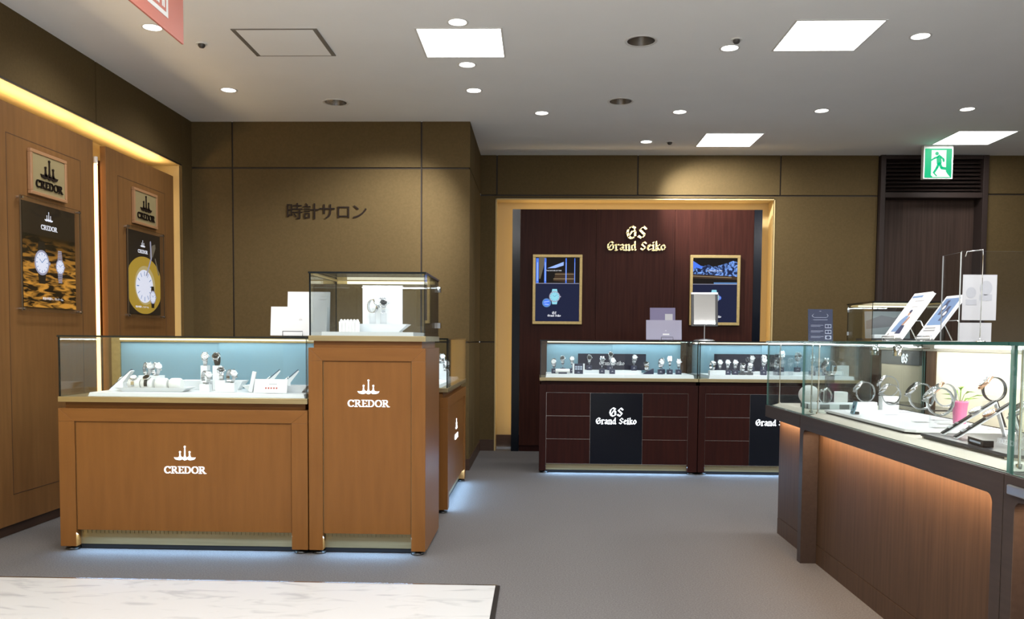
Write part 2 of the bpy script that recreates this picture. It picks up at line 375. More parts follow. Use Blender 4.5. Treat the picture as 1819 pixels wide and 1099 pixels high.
LIT = [(-.48, 4.86), (-.49, 5.60), (-.49, 6.17), (-2.26, 4.92), (-2.27, 6.15), (0, 6.78), (1.08, 6.75), (2.17, 6.72), (3.26, 6.68), (.945, 7.75), (1.145, 5.30), (2.21, 5.11)]
UNLIT = [(-1.565, 6.47), (.59, 5.17), (.59, 6.45)]
def ceiling():
    c = bpy.data.curves.new('ceiling', 'CURVE'); c.dimensions = '2D'; c.fill_mode = 'BOTH'; c.resolution_u = 1
    def ring(pts):
        s = c.splines.new('POLY'); s.points.add(len(pts)-1); s.use_cyclic_u = True
        for p, q in zip(s.points, pts): p.co = (*q, 0, 1)
    ring([(-3.4, -2), (6.6, -2), (6.6, 8.7), (-3.4, 8.7)])
    for L, r in ((LIT, .052), (UNLIT, .082)):
        for x, y in L: ring([(x+r*math.cos(2*PI*i/28), y+r*math.sin(2*PI*i/28)) for i in range(28)])
    o = bpy.data.objects.new('tmp', c); COL.objects.link(o)
    me = bpy.data.meshes.new_from_object(o.evaluated_get(bpy.context.evaluated_depsgraph_get())); bpy.data.objects.remove(o)
    me.name = 'ceiling'; me.materials.clear(); me.materials.append(M['ceiling_paint'])
    o = bpy.data.objects.new('ceiling', me); COL.objects.link(o); o.location.z = CZ; o['kind'] = 'structure'
ceiling()
struct('ceiling_slab', MB('ceiling_paint').box(-3.4, -2, CZ+.16, 6.6, 8.7, CZ+.2))

# left wall: fascia above a lit recess
XL = -2.915
mb = MB('olive_wall')
for a, b in ((-2, 2.64), (2.654, 4.075), (4.089, 5.510), (5.524, 6.832), (6.836, 7.04)): mb.box(XL-.02, a, 2.497, XL, b, CZ)
mb.use('groove').box(-3.3, -2, 2.50, XL-.02, 7.04, CZ).box(XL-.022, -2, 2.488, XL+.001, 6.84, 2.497)
mb.use('gold_reveal').box(-3.3, -2, 2.485, XL-.005, 6.84, 2.50)
mb.box(-3.3, -2, 0, -3.2, 6.84, 2.49).box(-3.3, 6.832, 0, XL-.02, 6.842, 2.49)
mb.use('olive_wall').box(-3.3, 6.842, 0, XL, 7.04, 2.497)
struct('wall_left', mb)
# back wall block carrying the lettering
YB = 7.04; XB = -.588
mb = MB('olive_wall')
xs = [(XL-.3, -2.579), (-2.565, -.997), (-.983, XB)]; zs = [(0, 1.069), (1.081, 2.503), (2.517, CZ)]
for a, b in xs:
    for c, d in zs: mb.box(a, YB, c, b, YB+.02, d)
for a, b in ((YB+.02, 7.6), (7.612, 8.31)):
    for c, d in zs: mb.box(XB-.02, a, c, XB, b, d)
mb.use('groove').box(XL-.3, YB+.012, 0, XB-.012, 8.4, CZ)
struct('wall_back', mb)
mb = MB('baseboard_wood').box(XL, YB-.008, 0, XB+.008, YB, .095).box(XB, YB, 0, XB+.008, 8.31, .095)
struct('baseboard_back', mb)
# far wall with a lit recess
YG = 8.31; OX0, OX1, OZ = -.43, 2.25, 2.462
mb = MB('olive_wall')
for a, b in ((XB, -.437), (-.423, .930), (.944, 2.301), (2.315, 3.236)): mb.box(a, YG, 2.512, b, YG+.02, CZ)
for a, b in ((XB, OX0), (OX1, 3.236)):
    for c, d in zs[:2]: mb.box(a, YG, c, b, YG+.02, min(d, 2.498))
mb.box(OX0, YG, OZ+.02, OX1, YG+.02, 2.498)
for c, d in ((0, 1.069), (1.081, 2.515), (2.53, CZ)): mb.box(4.262, YG, c, 6.6, YG+.02, d)
mb.use('groove').box(XB, YG+.012, 0, OX0-.01, 8.6, CZ).box(OX1+.01, YG+.012, 0, 3.24, 8.6, CZ).box(OX0-.02, YG+.012, OZ+.015, OX1+.02, 8.6, CZ)
mb.box(4.25, YG+.012, 0, 6.6, 8.6, CZ).box(3.2, 8.55, 0, 4.3, 8.6, CZ)
mb.use('gold_reveal').box(OX0-.01, 8.50, 0, OX1+.01, 8.56, OZ+.02).box(OX0-.012, YG-.004, 0, OX0, 8.5, OZ+.012).box(OX1, YG-.004, 0, OX1+.012, 8.5, OZ+.012).box(OX0-.012, YG-.004, OZ, OX1+.012, 8.5, OZ+.012)
struct('wall_far', mb)
mb = MB('baseboard_wood').box(XB, YG-.008, 0, OX0-.012, YG, .11).box(OX1+.012, YG-.008, 0, 3.24, YG, .11).box(4.262, YG-.008, 0, 6.6, YG, .11).box(OX0, 8.47, .03, OX1, 8.5, .14)
mb.use('silver_line').box(OX0, 8.40, 0, OX1, 8.5, .03)
struct('baseboard_far', mb)
struct('wall_right', MB('olive_wall').box(6.6, -2, 0, 6.7, 8.7, CZ))
# dark door with louvred transom
d = struct('door_1', MB('door_wood').box(3.29, 8.42, 0, 4.205, 8.46, 2.484))
mb = MB('door_frame_wood').box(3.243, 8.26, 0, 3.29, 8.5, CZ-.005).box(4.205, 8.26, 0, 4.255, 8.5, CZ-.005).box(3.29, 8.27, 2.484, 4.205, 8.47, 2.535).box(3.29, 8.27, 2.85, 4.205, 8.47, CZ-.005)
o = mb.build('door_frame', d, .003)
mb = MB('door_frame_wood')
for i in range(8):
    z = 2.556+i*.037; mb.add([(3.29, 8.29, z), (4.205, 8.29, z), (4.205, 8.36, z+.034), (3.29, 8.36, z+.034), (3.29, 8.296, z-.006), (4.205, 8.296, z-.006), (4.205, 8.366, z+.028), (3.29, 8.366, z+.028)],
                             [(0, 1, 2, 3), (7, 6, 5, 4), (0, 4, 5, 1), (3, 2, 6, 7), (0, 3, 7, 4), (1, 5, 6, 2)])
mb.build('louvers', d); MB('black').box(3.29, 8.44, 2.53, 4.205, 8.47, 2.86).build('louver_backing', d)

# ------------------------------------------------------------------ ceiling fixtures
def panel_light(x, y, label, power=P_PANEL):
    t = thing('ceiling_light', label, 'ceiling light', (x, y, CZ), 0, 'square ceiling light panels')
    h = .243
    mb = MB('ring_white').box(-h-.012, -h-.012, -.004, h+.012, -h, -.0005).box(-h-.012, h, -.004, h+.012, h+.012, -.0005).box(-h-.012, -h, -.004, -h, h, -.0005).box(h, -h, -.004, h+.012, h, -.0005)
    mb.build('frame', t); MB('panel_glow').box(-h, -h, -.003, h, h, -.0005).build('diffuser', t)
    light('panel_lamp', 'AREA', (0, 0, -.012), power, NEUTRAL, t, (.47, .47), (0, 0, -1))
panel_light(-.485, 5.20, 'white square ceiling light panel between two downlights in a row')
panel_light(1.665, 5.10, 'largest bright square ceiling light panel, upper right of the ceiling')
panel_light(1.668, 7.68, 'square ceiling light panel close to the far wall above the mahogany feature wall')
panel_light(3.775, 7.60, 'square ceiling light panel in front of the exit sign')
for x, y in ((-2.6, 2.3), (-.485, 2.3), (1.665, 2.3), (3.775, 5.1), (-1.6, .4), (.6, .4), (2.8, .4), (3.775, 2.3)):
    panel_light(x, y, 'added unseen square ceiling light panel over the aisle', 46.0)  # out-of-view panels added at higher power so floor bounce lights the ceiling
dl_where = ['above the light panel nearest the camera, first of the left row', 'directly behind the square light panel, second of the row', 'third of the row, in front of the olive back wall',
            'beside the red hanging restroom sign', 'near the olive left wall corner', 'leftmost of the row of four near the far wall', 'second from left of the row of four near the far wall',
            'third from left of the row of four near the far wall', 'rightmost of the row of four near the far wall', 'closest to the far mahogany wall', 'beneath the small dark sensor dome', 'right of the largest square light panel']
proto = None
for (x, y), wh in zip(LIT, dl_where):
    lab = 'lit round ceiling downlight ' + wh
    if proto is None:
        t = thing('downlight', lab, 'downlight', (x, y, CZ), 0, 'lit round downlights')
        MB('ring_white').lathe([(.052, .0), (.0525, -.003), (.062, -.003), (.063, -.0005)], 28, caps=False).build('trim_ring', t)
        MB('reflector').lathe([(.052, -.002), (.050, .03), (.046, .09)], 28, caps=False).build('reflector', t)
        MB('lamp_glow').disc(0, 0, .049, .049, .014, .018, 28).build('lamp', t); proto = t
    else: t = dup(proto, (x, y, CZ), 0, label=lab)
    aim = {(-.49, 6.17): (-.95, .87, -1.15, 66, 15), (.945, 7.75): (.85, .56, -.66, 70, 13), (-2.26, 4.92): (-.3, 0, -1, 130, 1.8), (-2.27, 6.15): (-.3, 0, -1, 130, 1.2)}.get((x, y), (0, 0, -1, 105, 1))
    light('spot', 'SPOT', (0, 0, -.012), P_DOWN*aim[4], NEUTRAL, t, (.045, 0), aim[:3], spot=aim[3], blend=.9)
un = ['unlit mirror-finish round downlight above the olive wall lettering', 'unlit grey round downlight in the middle of the ceiling, larger', 'unlit shiny round downlight above the mahogany feature wall']
proto = None
for (x, y), lab in zip(UNLIT, un):
    if proto is None:
        t = thing('recessed_downlight', lab, 'downlight', (x, y, CZ), 0, 'unlit round downlights')
        MB('ring_white').lathe([(.082, 0), (.0825, -.004), (.098, -.004), (.099, -.0005)], 32, caps=False).build('trim_ring', t)
        MB('reflector').lathe([(.082, -.003), (.080, .03), (.060, .13)], 32, caps=False).build('reflector', t)
        MB('ring_white').disc(0, 0, .060, .060, .128, .131, 24).build('lamp', t); proto = t
    else: dup(proto, (x, y, CZ), 0, label=lab)
proto = None
for x, y, lab in ((-2.08, 5.19, 'small dark sensor dome near the red hanging sign'), (1.155, 7.75, 'small dark sensor dome beside the rearmost downlight'), (1.152, 5.15, 'small dark sensor dome above a lit downlight, centre right of ceiling')):
    if proto is None:
        t = thing('ceiling_sensor', lab, 'sensor', (x, y, CZ), 0, 'ceiling sensor domes')
        MB('ring_white').disc(0, 0, .034, .034, -.006, -.0005, 20).build('base_ring', t)
        MB('plastic_dark').lathe([(.022, -.006), (.021, -.016), (.014, -.025), (.002, -.028)], 18).build('dome', t); proto = t
    else: dup(proto, (x, y, CZ), 0, label=lab)
t = thing('access_panel', 'rectangular ceiling access hatch with grey metal frame', 'access panel', (-1.56, 5.18, CZ))
h, k, e = .253, .232, .026
MB('ceiling_trim').box(-h, -k, -.005, -h+e, k, -.0005).box(h-e, -k, -.005, h, k, -.0005).box(-h+e, -k, -.005, h-e, -k+.008, -.0005).box(-h+e, k-.008, -.005, h-e, k, -.0005).build('frame', t)
MB('ceiling_paint').box(-h+e, -k+.008, -.004, h-e, k-.008, -.0005).build('hatch_panel', t)

# hanging restroom sign (faces +x)
t = thing('restroom_sign', 'salmon red hanging restroom sign with white figures pictogram', 'sign', (-1.52, 3.6, CZ))
X = FACE_PX
mb = MB('salmon').box(-.008, -.62, -.552, .0, 0, -.02); sb = mb.build('sign_board', t)
mb = MB('ring_white'); mb.xf = T(.0005, 0, 0) @ X
for a, b, c, dd in ((-.33, -.50, -.15, -.482), (-.33, -.21, -.15, -.192), (-.33, -.482, -.314, -.21), (-.166, -.482, -.15, -.21)): mb.box(a, b, .0, c, dd, .0012)
for i, cx in enumerate((-.288, -.240, -.192)):
    mb.disc(cx, -.245, .014, .014, 0, .0012, 14)
    mb.prism([(cx-.020, -.268), (cx+.020, -.268), (cx+.022, -.36), (cx+.014, -.38), (cx+.012, -.468), (cx+.002, -.468), (cx, -.39), (cx-.002, -.468), (cx-.012, -.468), (cx-.014, -.38), (cx-.022, -.36)], 0, .0012)
mb.build('pictogram', sb)
for y in (-.08, -.54): MB('steel').tube([(-.004, y, -.03), (-.004, y, -.0005)], .004).build('hanger', t)

# exit sign
t = thing('exit_sign', 'green emergency exit sign with white running figure above door', 'exit sign', (3.605, 7.9, CZ))
MB('exit_case').box(-.135, -.02, -.303, .130, .03, -.0005).build('housing', t, .004)
mb = MB('exit_green').box(-.122, -.023, -.292, .117, -.0195, -.030); gf = mb.build('green_face', t)
mb = MB('exit_white'); mb.xf = T(0, -.0232, 0) @ FRONT
mb.prism([(-.066, -.045), (.066, -.045), (.066, -.235), (.078, -.255), (.105, -.287), (-.05, -.287), (-.066, -.270)], 0, .001); mb.build('doorway', gf)
mb = MB('exit_green'); mb.xf = T(0, -.0244, 0) @ FRONT
mb.disc(-.018, -.076, .016, .016, 0, .001, 16)
for st, wd in (([(.0, -.105), (.004, -.165)], .034), ([(-.005, -.105), (-.04, -.118), (-.066, -.135)], .014), ([(.015, -.105), (.040, -.125), (.044, -.145)], .014), ([(0, -.165), (-.015, -.205), (-.040, -.245)], .019), ([(.008, -.165), (.026, -.205), (.072, -.212)], .019), ([(-.036, -.256), (-.018, -.275)], .010)):
    mb.stroke(st, math.radians(45), wd, wd*.8, 0, .001)
mb.build('running_figure', gf)
light('exit_lamp', 'AREA', (0, -.04, -.16), .12, (.2, 1, .6), t, (.2, .2), (0, -1, 0))

# wall lettering
t = thing('wall_lettering', 'dark raised Japanese lettering reading watch salon on olive wall', 'lettering', (-1.776, YB, 2.155))
for i, ch in enumerate('時計サロン'):
    text_obj('letter', ch, .150, .008, 'dark_letter', T(-.272+i*.136, -.005, 0) @ FRONT @ T(0, (.0, .0, -.004, -.008, -.004)[i], 0), t, fit=(.128, .128, .124, .096, .112)[i])

# ================================================================== LEFT WALL FEATURES
def wall_board(y0, y1, label):
    t = thing('wall_panel', label, 'wall panel', (-2.9, y0, 0)); W = y1-y0
    MB('wall_panel_wood').box(-.04, 0, .058, 0, W, 2.365).build('board', t, .002)
    MB('baseboard_wood').box(-.04, .0, 0, -.018, W, .058).build('toe_kick', t)
    mb = MB('baseboard_wood'); g = .0035; a, b = .155, W-.155
    for p in ((a, .222, a+g, 2.203), (b-g, .222, b, 2.203), (a, .222, b, .222+g), (a, 2.203-g, b, 2.203)): mb.box(0, p[0], p[1], .0006, p[2], p[3])
    mb.build('inlay_groove', t)
    MB('groove').box(-.28, .2, .0, -.041, W-.2, 2.30).build('wall_batten', t)
wall_board(4.385, 5.442, 'honey wood wall board nearer the camera, carrying the watches-on-water poster')
wall_board(5.602, 6.642, 'honey wood wall board nearer the back corner, carrying the golden dial poster')
t = thing('light_tube', 'glowing warm vertical light tube between the two wooden wall boards', 'light', (-2.958, 5.580, 0))
MB('tube_glow').lathe([(.010, .08), (.012, .1), (.012, 2.23), (.010, 2.25)], 14).build('tube', t)
MB('ring_white').lathe([(.014, .03), (.014, .085)], 14).build('lower_socket', t); MB('ring_white').lathe([(.014, 2.245), (.014, 2.29)], 14).build('upper_socket', t)
MB('wall_panel_wood').box(-.05, -.137, .02, -.016, .16, 2.28).build('mounting_board', t)
for y in (3.7, 4.9, 6.1): light('cove', 'AREA', (-3.03, y, 2.40), P_COVE, WARM, None, (1.15, .05), (.25, 0, 1))
light('cove_side', 'AREA', (-3.05, 6.66, 1.2), P_COVE*.5, WARM, None, (.05, 2.2), (.15, 1, 0))
light('cove_gap', 'AREA', (-2.945, 5.580, 1.2), P_COVE*.4, WARM, None, (.02, 2.1), (-.4, -1, 0))

def plaque(y0, label):
    t = thing('brand_plaque', label, 'plaque', (-2.9, y0, 1.905), 0, 'plaques above the posters'); W = .368; hh = .255
    mb = MB('plaque_frame').box(0, 0, 0, .022, W, .02).box(0, 0, hh-.02, .022, W, hh).box(0, 0, .02, .022, .02, hh-.02).box(0, W-.02, .02, .022, W, hh-.02); mb.build('frame', t, .003)
    MB('plaque_face').box(0, .02, .02, .016, W-.02, hh-.02).build('face', t)
    mb = MB('dark_letter'); mb.xf = T(.0165, W/2, 0) @ FACE_PX; crest(mb, 0, .105, .175, 0, .006); mb.build('emblem', t)
    mb = MB('dark_letter'); mb.xf = T(.0165, W/2, 0) @ FACE_PX; nibtext(mb, SF, 'CREDOR', -.135, .045, .27, 0, .006); mb.build('lettering', t)
plaque(4.730, 'small olive brand plaque above the watches-on-water poster'); plaque(5.950, 'small olive brand plaque above the golden dial poster')

def pic_watch(mb, cx, cy, r, strap, dial, z, sl, steel=False, tilt=0):
    q = mb.xf; mb.xf = q @ T(cx, cy, 0) @ Matrix.Rotation(tilt, 4, 'Z')
    for s in (1, -1):
        if steel:
            n = 6
            for i in range(n):
                yy = r*.95+i*sl/n; ww = r*(.62-.2*i/n); mb.use('pic_silver').box(-ww, min(s*yy, s*(yy+sl/n*.62)), z, ww, max(s*yy, s*(yy+sl/n*.62)), z+.0006)
        else: mb.use(strap).prism([(-r*.62, s*r*.8), (r*.62, s*r*.8), (r*.46, s*(r+sl)), (-r*.46, s*(r+sl))], z, z+.0006)
    mb.use('pic_silver').disc(0, 0, r*1.1, r*1.1, z+.0006, z+.0012, 28); mb.use(dial).disc(0, 0, r*.92, r*.92, z+.0012, z+.0018, 28)
    mb.use('pic_silver').box(r*1.08, -r*.12, z, r*1.28, r*.12, z+.0008)
    mb.use('pic_icedark')
    for k in range(12):
        a = k*PI/6; mb.stroke([(r*.70*math.sin(a), r*.70*math.cos(a)), (r*.84*math.sin(a), r*.84*math.cos(a))], PI/4, r*.05, r*.05, z+.0018, z+.0021)
    for a, l in ((.9, .62), (-.9, .45)): mb.stroke([(0, 0), (r*l*math.sin(a), r*l*math.cos(a))], PI/4, r*.06, r*.06, z+.0018, z+.0022)
    mb.xf = q
def poster_base(y0, y1, label):
    t = thing('poster', label, 'poster', (-2.9, y0, 1.238), 0, None); W = y1-y0; hh = .640
    mb = MB().pane(.022, 0, 0, .030, W, hh, 'acrylic', 'poster_edge', 'x'); mb.build('acrylic_cover', t)
    for a in (.012, W-.012):
        for b in (.012, hh-.012): mb = MB('steel'); mb.xf = T(0, a, b) @ FACE_PX; mb.disc(0, 0, .007, .007, 0, .036, 12); mb.build('standoff', t)
    MB('pic_black').box(.0, .035, .025, .012, W-.035, hh-.022).build('backing', t)
    return t, W, hh
t, W, hh = poster_base(4.616, 5.222, 'backlit poster of two watches standing in golden rippling water')
mb = MB('pic_ripple'); mb.xf = T(.0122, W/2, 0) @ FACE_PX; mb.box(-W/2+.036, .026, 0, W/2-.036, .44, .0004); mb.use('pic_dark').box(-W/2+.036, .44, 0, W/2-.036, hh-.023, .0004); mb.build('printed_picture', t)
mb = MB('pic_black'); mb.xf = T(.0128, W/2, 0) @ FACE_PX; pic_watch(mb, -.088, .285, .066, 'pic_black', 'pic_white', 0, .055); pic_watch(mb, .098, .275, .041, '', 'pic_white', 0, .060, True); mb.build('printed_watches', t)
mb = MB('pic_text'); mb.xf = T(.0128, W/2, 0) @ FACE_PX; crest(mb, -.01, .530, .085, 0, .0008); nibtext(mb, SF, 'CREDOR', -.09, .478, .165, 0, .0008); mb.build('lettering', t)
text_obj('caption', '黄金の時間へ、クレドール。', .02, .0006, 'pic_text', T(.0130, W/2+.02, .080) @ FACE_PX, t, fit=.21)
t, W, hh = poster_base(5.832, 6.398, 'backlit poster of a white dial on a golden disc, nearer the back corner')
mb = MB('pic_gold'); mb.xf = T(.0122, W/2, 0) @ FACE_PX
def clipdisc(cx, cy, rx, ry, x0, x1, y0, y1, n=48): return [(min(max(cx+rx*math.cos(2*PI*i/n), x0), x1), min(max(cy+ry*math.sin(2*PI*i/n), y0), y1)) for i in range(n)]
mb.prism(clipdisc(-.01, .235, .285, .208, -W/2+.036, W/2-.036, .028, .5), 0, .0004)
mb.use('pic_cream').disc(0, .235, .16, .142, .0004, .0007, 40); mb.use('pic_white').disc(-.01, .228, .135, .120, .0007, .001, 40)
mb.use('pic_silver').stroke([(.02, .310), (.10, .44), (.09, .56)], .5, .016, .01, .0012, .0016)
mb.use('pic_olive').stroke([(.10, .46), (.145, .53)], .3, .05, .03, .0012, .0014).stroke([(.165, .44), (.22, .33)], .3, .014, .012, .0012, .0014)
mb.use('pic_icedark')
for k in range(12):
    a = k*PI/6; mb.stroke([(-.01+.088*math.sin(a), .228+.078*math.cos(a)), (-.01+.118*math.sin(a), .228+.106*math.cos(a))], PI/4, .006, .004, .001, .0013)
mb.build('printed_dial', t)
mb = MB('pic_black'); mb.xf = T(.0140, W/2, 0) @ FACE_PX; pic_watch(mb, .115, .155, .045, 'pic_black', 'pic_white', 0, .035); mb.build('printed_watch', t)
mb = MB('pic_text'); mb.xf = T(.0128, W/2, 0) @ FACE_PX; crest(mb, -.03, .510, .075, 0, .0008); nibtext(mb, SF, 'CREDOR', -.105, .465, .15, 0, .0008); mb.build('lettering', t)
text_obj('caption', '黄金の時間へ、クレドール。', .02, .0006, 'pic_text', T(.0130, W/2-.05, .078) @ FACE_PX, t, fit=.20)

# ================================================================== MAHOGANY FEATURE WALL
t = thing('feature_wall', 'mahogany feature wall panel with black side strips in lit recess', 'wall panel', (0, 8.29, 0))
mb = MB('mahogany_wall')
for a, b in ((-.195, .540), (.543, 1.300), (1.303, 2.060)): mb.box(a, 0, .06, b, .05, 2.367)
mb.build('boards', t)
MB('black_gloss').box(-.274, 0, .0, -.197, .05, 2.367).box(2.062, 0, .0, 2.138, .05, 2.367).build('side_strip', t)
MB('mahogany').box(-.195, .01, 0, 2.06, .05, .058).build('plinth', t); MB('groove').box(-.15, .045, 0, 2.02, .2, 2.25).build('wall_batten', t)
for x, ax in ((-.17, -1), (2.04, 1)): light('recess_side', 'AREA', (x+ax*.03, 8.41, 1.25), P_COVE*.55, WARM, None, (.05, 2.2), (ax, 0, 0))
light('recess_top', 'AREA', (.93, 8.41, 2.29), P_COVE*.7, WARM, None, (2.3, .05), (0, .1, 1))
t = thing('wall_logo', 'gold blackletter logo and name mounted high on the mahogany feature wall', 'logo', (.93, 8.29, 2.0))
mb = MB('gold_logo'); mb.xf = T(0, -.012, 0) @ FRONT
k = nibtext(mb, BL, 'GS', -.102, .082, .20, 0, .022); mb.build('monogram', t)
mb = MB('gold_logo'); mb.xf = T(0, -.006, 0) @ FRONT; nibtext(mb, BL, 'Grand Seiko', -.285, -.028, .57, 0, .012); mb.build('lettering', t)
def screen(x0, label):
    t = thing('wall_screen', label, 'screen', (x0, 8.29, 1.252), 0, None); W, hh = .482, .676
    mb = MB('gold_frame').box(0, -.03, 0, W, 0, .028).box(0, -.03, hh-.028, W, 0, hh).box(0, -.03, .028, .028, 0, hh-.028).box(W-.028, -.03, .028, W, 0, hh-.028); mb.build('frame', t, .002)
    MB('pic_navy').box(.028, -.022, .028, W-.028, -.003, .394).build('lower_display', t)
    MB('pic_silver').box(.028, -.0225, .394, W-.028, -.003, .399).build('divider', t)
    return t, W, hh
t, W, hh = screen(-.073, 'gold framed screen left of the gold logo, showing blue pillars and a watch')
MB('pic_black').box(.028, -.022, .399, W-.028, -.003, hh-.028).build('upper_display', t)
mb = MB('pic_blue'); mb.xf = T(0, -.0225, 0) @ FRONT
for a, b in ((.032, .058), (.112, .132), (.318, .330), (.404, .412)): mb.use('pic_blue').box(a, .400, 0, b, .640, .0005); mb.use('pic_sky').box(a+(b-a)*.35, .42, .0005, a+(b-a)*.7, .60, .001)
mb.use('pic_olive').prism([(.06, .648), (.130, .648), (.075, .44), (.06, .44)], 0, .0005); mb.use('pic_sky').prism([(.14, .542), (.30, .605), (.30, .570), (.22, .545)], 0, .0006)
mb.use('pic_brown').prism([(.225, .50), (.41, .50), (.41, .405), (.20, .42)], 0, .0004); mb.use('pic_tan').prism([(.20, .438), (.40, .438), (.40, .443), (.20, .442)], .0004, .0008).box(.215, .485, .0004, .40, .488, .0008)
mb.build('picture', t)
text_obj('caption', 'THE NATURE OF TIME', .012, .0006, 'pic_text', T(.205, -.0234, .520) @ FRONT, t, fit=.15)
mb = MB('pic_ice'); mb.xf = T(0, -.0225, 0) @ FRONT; pic_watch(mb, .215, .268, .048, 'pic_ice', 'pic_ice', 0, .026); mb.use('pic_icedark').disc(.138, .208, .043, .043, .0002, .0006, 28); mb.use('pic_blue').disc(.138, .208, .032, .032, .0006, .0009, 24)
mb.use('pic_sky').stroke([(.115, .215), (.16, .222)], .6, .008, .006, .0009, .0012).stroke([(.12, .195), (.158, .19)], .6, .008, .006, .0009, .0012); mb.build('watch_picture', t)
mb = MB('pic_text'); mb.xf = T(0, -.0225, 0) @ FRONT; nibtext(mb, BL, 'GS', .192, .098, .042, 0, .0008); nibtext(mb, BL, 'Grand Seiko', .148, .075, .13, 0, .0008); mb.build('lettering', t)
t, W, hh = screen(1.449, 'gold framed screen right of the gold logo, showing a blue snowy mountain range')
MB('pic_black').box(.028, -.022, .399, W-.028, -.003, hh-.028).build('upper_display', t)
mb = MB('pic_mountain'); mb.xf = T(0, -.0225, 0) @ FRONT
mb.use('pic_blue').prism([(.029, .62), (.10, .575), (.19, .55), (.19, .53), (.029, .53)], 0, .0003)
mb.use('pic_mountain').prism([(.029, .535), (.06, .555), (.10, .545), (.14, .575), (.18, .585), (.215, .565), (.25, .57), (.29, .58), (.33, .595), (.37, .605), (.41, .622), (.453, .61), (.453, .47), (.029, .49)], .0003, .0006)
mb.use('pic_brown').prism([(.029, .49), (.20, .485), (.453, .47), (.453, .44), (.029, .455)], .0006, .0009); mb.use('pic_tan').prism([(.029, .477), (.25, .468), (.40, .463), (.40, .459), (.25, .464), (.029, .473)], .0009, .0012)
mb.use('pic_icedark').box(.23, .400, 0, .453, .414, .0005); mb.build('picture', t)
text_obj('caption', 'THE NATURE OF TIME', .012, .0006, 'pic_text', T(.235, -.0240, .525) @ FRONT, t, fit=.15)
mb = MB('pic_ice'); mb.xf = T(0, -.0225, 0) @ FRONT; pic_watch(mb, .235, .268, .048, 'pic_ice', 'pic_ice', 0, .026); mb.use('pic_icedark').disc(.158, .208, .043, .043, .0002, .0006, 28); mb.use('pic_blue').disc(.285, .265, .02, .02, .0002, .0006, 20); mb.build('watch_picture', t)
mb = MB('pic_text'); mb.xf = T(0, -.0225, 0) @ FRONT; nibtext(mb, BL, 'GS', .222, .098, .042, 0, .0008); nibtext(mb, BL, 'Grand Seiko', .178, .075, .13, 0, .0008); mb.build('lettering', t)

# ================================================================== SHOWCASES
def portal(mb, W, ztop, leg, top, depth, z0=.022):      # mitred legs and head rail, front at y = 0
    mb.prism([(0, 0), (leg, 0), (leg, depth), (0, depth)], z0, ztop-top)
    mb.prism([(W-leg, 0), (W, 0), (W, depth), (W-leg, depth)], z0, ztop-top)
    q = mb.xf; mb.xf = q @ T(0, depth, 0) @ FRONT
    zt, zb = ztop, ztop-top
    mb.prism([(0, zb), (leg, zb), (0, zt)], 0, depth); mb.prism([(W, zb), (W-leg, zb), (W, zt)], 0, depth)
    mb.xf = q
def head_rail(mb, W, ztop, leg, top, depth):
    q = mb.xf; mb.xf = q @ T(0, depth, 0) @ FRONT; mb.prism([(0, ztop), (leg, ztop-top), (W-leg, ztop-top), (W, ztop)], 0, depth); mb.xf = q
def feet(t, W, D):
    for x in (.045, W-.045):
        for y in (.04, D-.05): MB('black').lathe([(.034, 0), (.034, .010), (.012, .012), (.012, .024)], 14, x, y).build('foot', t)
def ribbed_kick(t, x0, x1, y, z0, z1):
    mb = MB('champagne_metal').box(x0, y, z0, x1, y+.01, z1); n = int((x1-x0)/.022)
    for i in range(n): xx = x0+(i+.5)*(x1-x0)/n; mb.box(xx-.0035, y-.004, z1-.022, xx+.0035, y, z1-.001)
    mb.build('kick_plate', t); MB('black').box(x0, y+.004, .004, x1, y+.02, z0).build('kick_gap', t)
def glow_under(t, x0, x1, y, z): light('kick_light', 'AREA', ((x0+x1)/2, y-.02, z-.012), P_FLOORGLOW*(x1-x0), (.36, .64, 1), t, (x1-x0, .03), (0, -.7, -1))
def glass_box(t, W, D, z0, z1, edge='case_edge', back=False, inset=.004):
    e = 'glass_edge'; g = .007; i = inset
    MB().pane(i, i, z0, W-i, i+g, z1-.009, 'showcase_glass', edge, 'y').build('front_glass', t)
    MB().pane(i, i+g, z0, i+g, D-.02, z1-.009, 'showcase_glass', edge, 'x').build('side_glass', t)
    MB().pane(W-i-g, i+g, z0, W-i, D-.02, z1-.009, 'showcase_glass', edge, 'x').build('side_glass', t)
    MB().pane(0, 0, z1-.009, W, D, z1, 'showcase_glass', edge, 'z').build('top_glass', t)
    if back: MB().pane(i, D-.02, z0, W-i, D-.02+g, z1-.009, 'showcase_glass', edge, 'y').build('back_glass', t)
def case_back(t, W, D, z0, z1, frame, panel, tint=COOL, power=P_CASE):
    y = D-.05
    mb = MB(frame).box(.012, y, z0, .062, D-.02, z1).box(W-.062, y, z0, W-.012, D-.02, z1).box(.062, y, z1-.024, W-.062, D-.02, z1).box(.062, y, z0, W-.062, D-.02, z0+.016)
    mb.build('back_frame', t)
    MB(panel).box(.062, y+.012, z0+.016, W/2+.01, y+.018, z1-.024).build('sliding_door', t)
    MB(panel).box(W/2-.01, y+.004, z0+.016, W-.062, y+.010, z1-.024).build('sliding_door', t)
    MB('led_warm').box(.066, y-.012, z1-.014, W-.066, y-.001, z1-.004).build('light_strip', t)
    light('case_light', 'AREA', (W/2, y-.03, z1-.012), power, tint, t, (W-.16, .015), (0, -.35, -1))
    light('case_front_light', 'AREA', (W/2, .03, z1-.012), power*.7, tint, t, (W-.16, .012), (0, .55, -1))
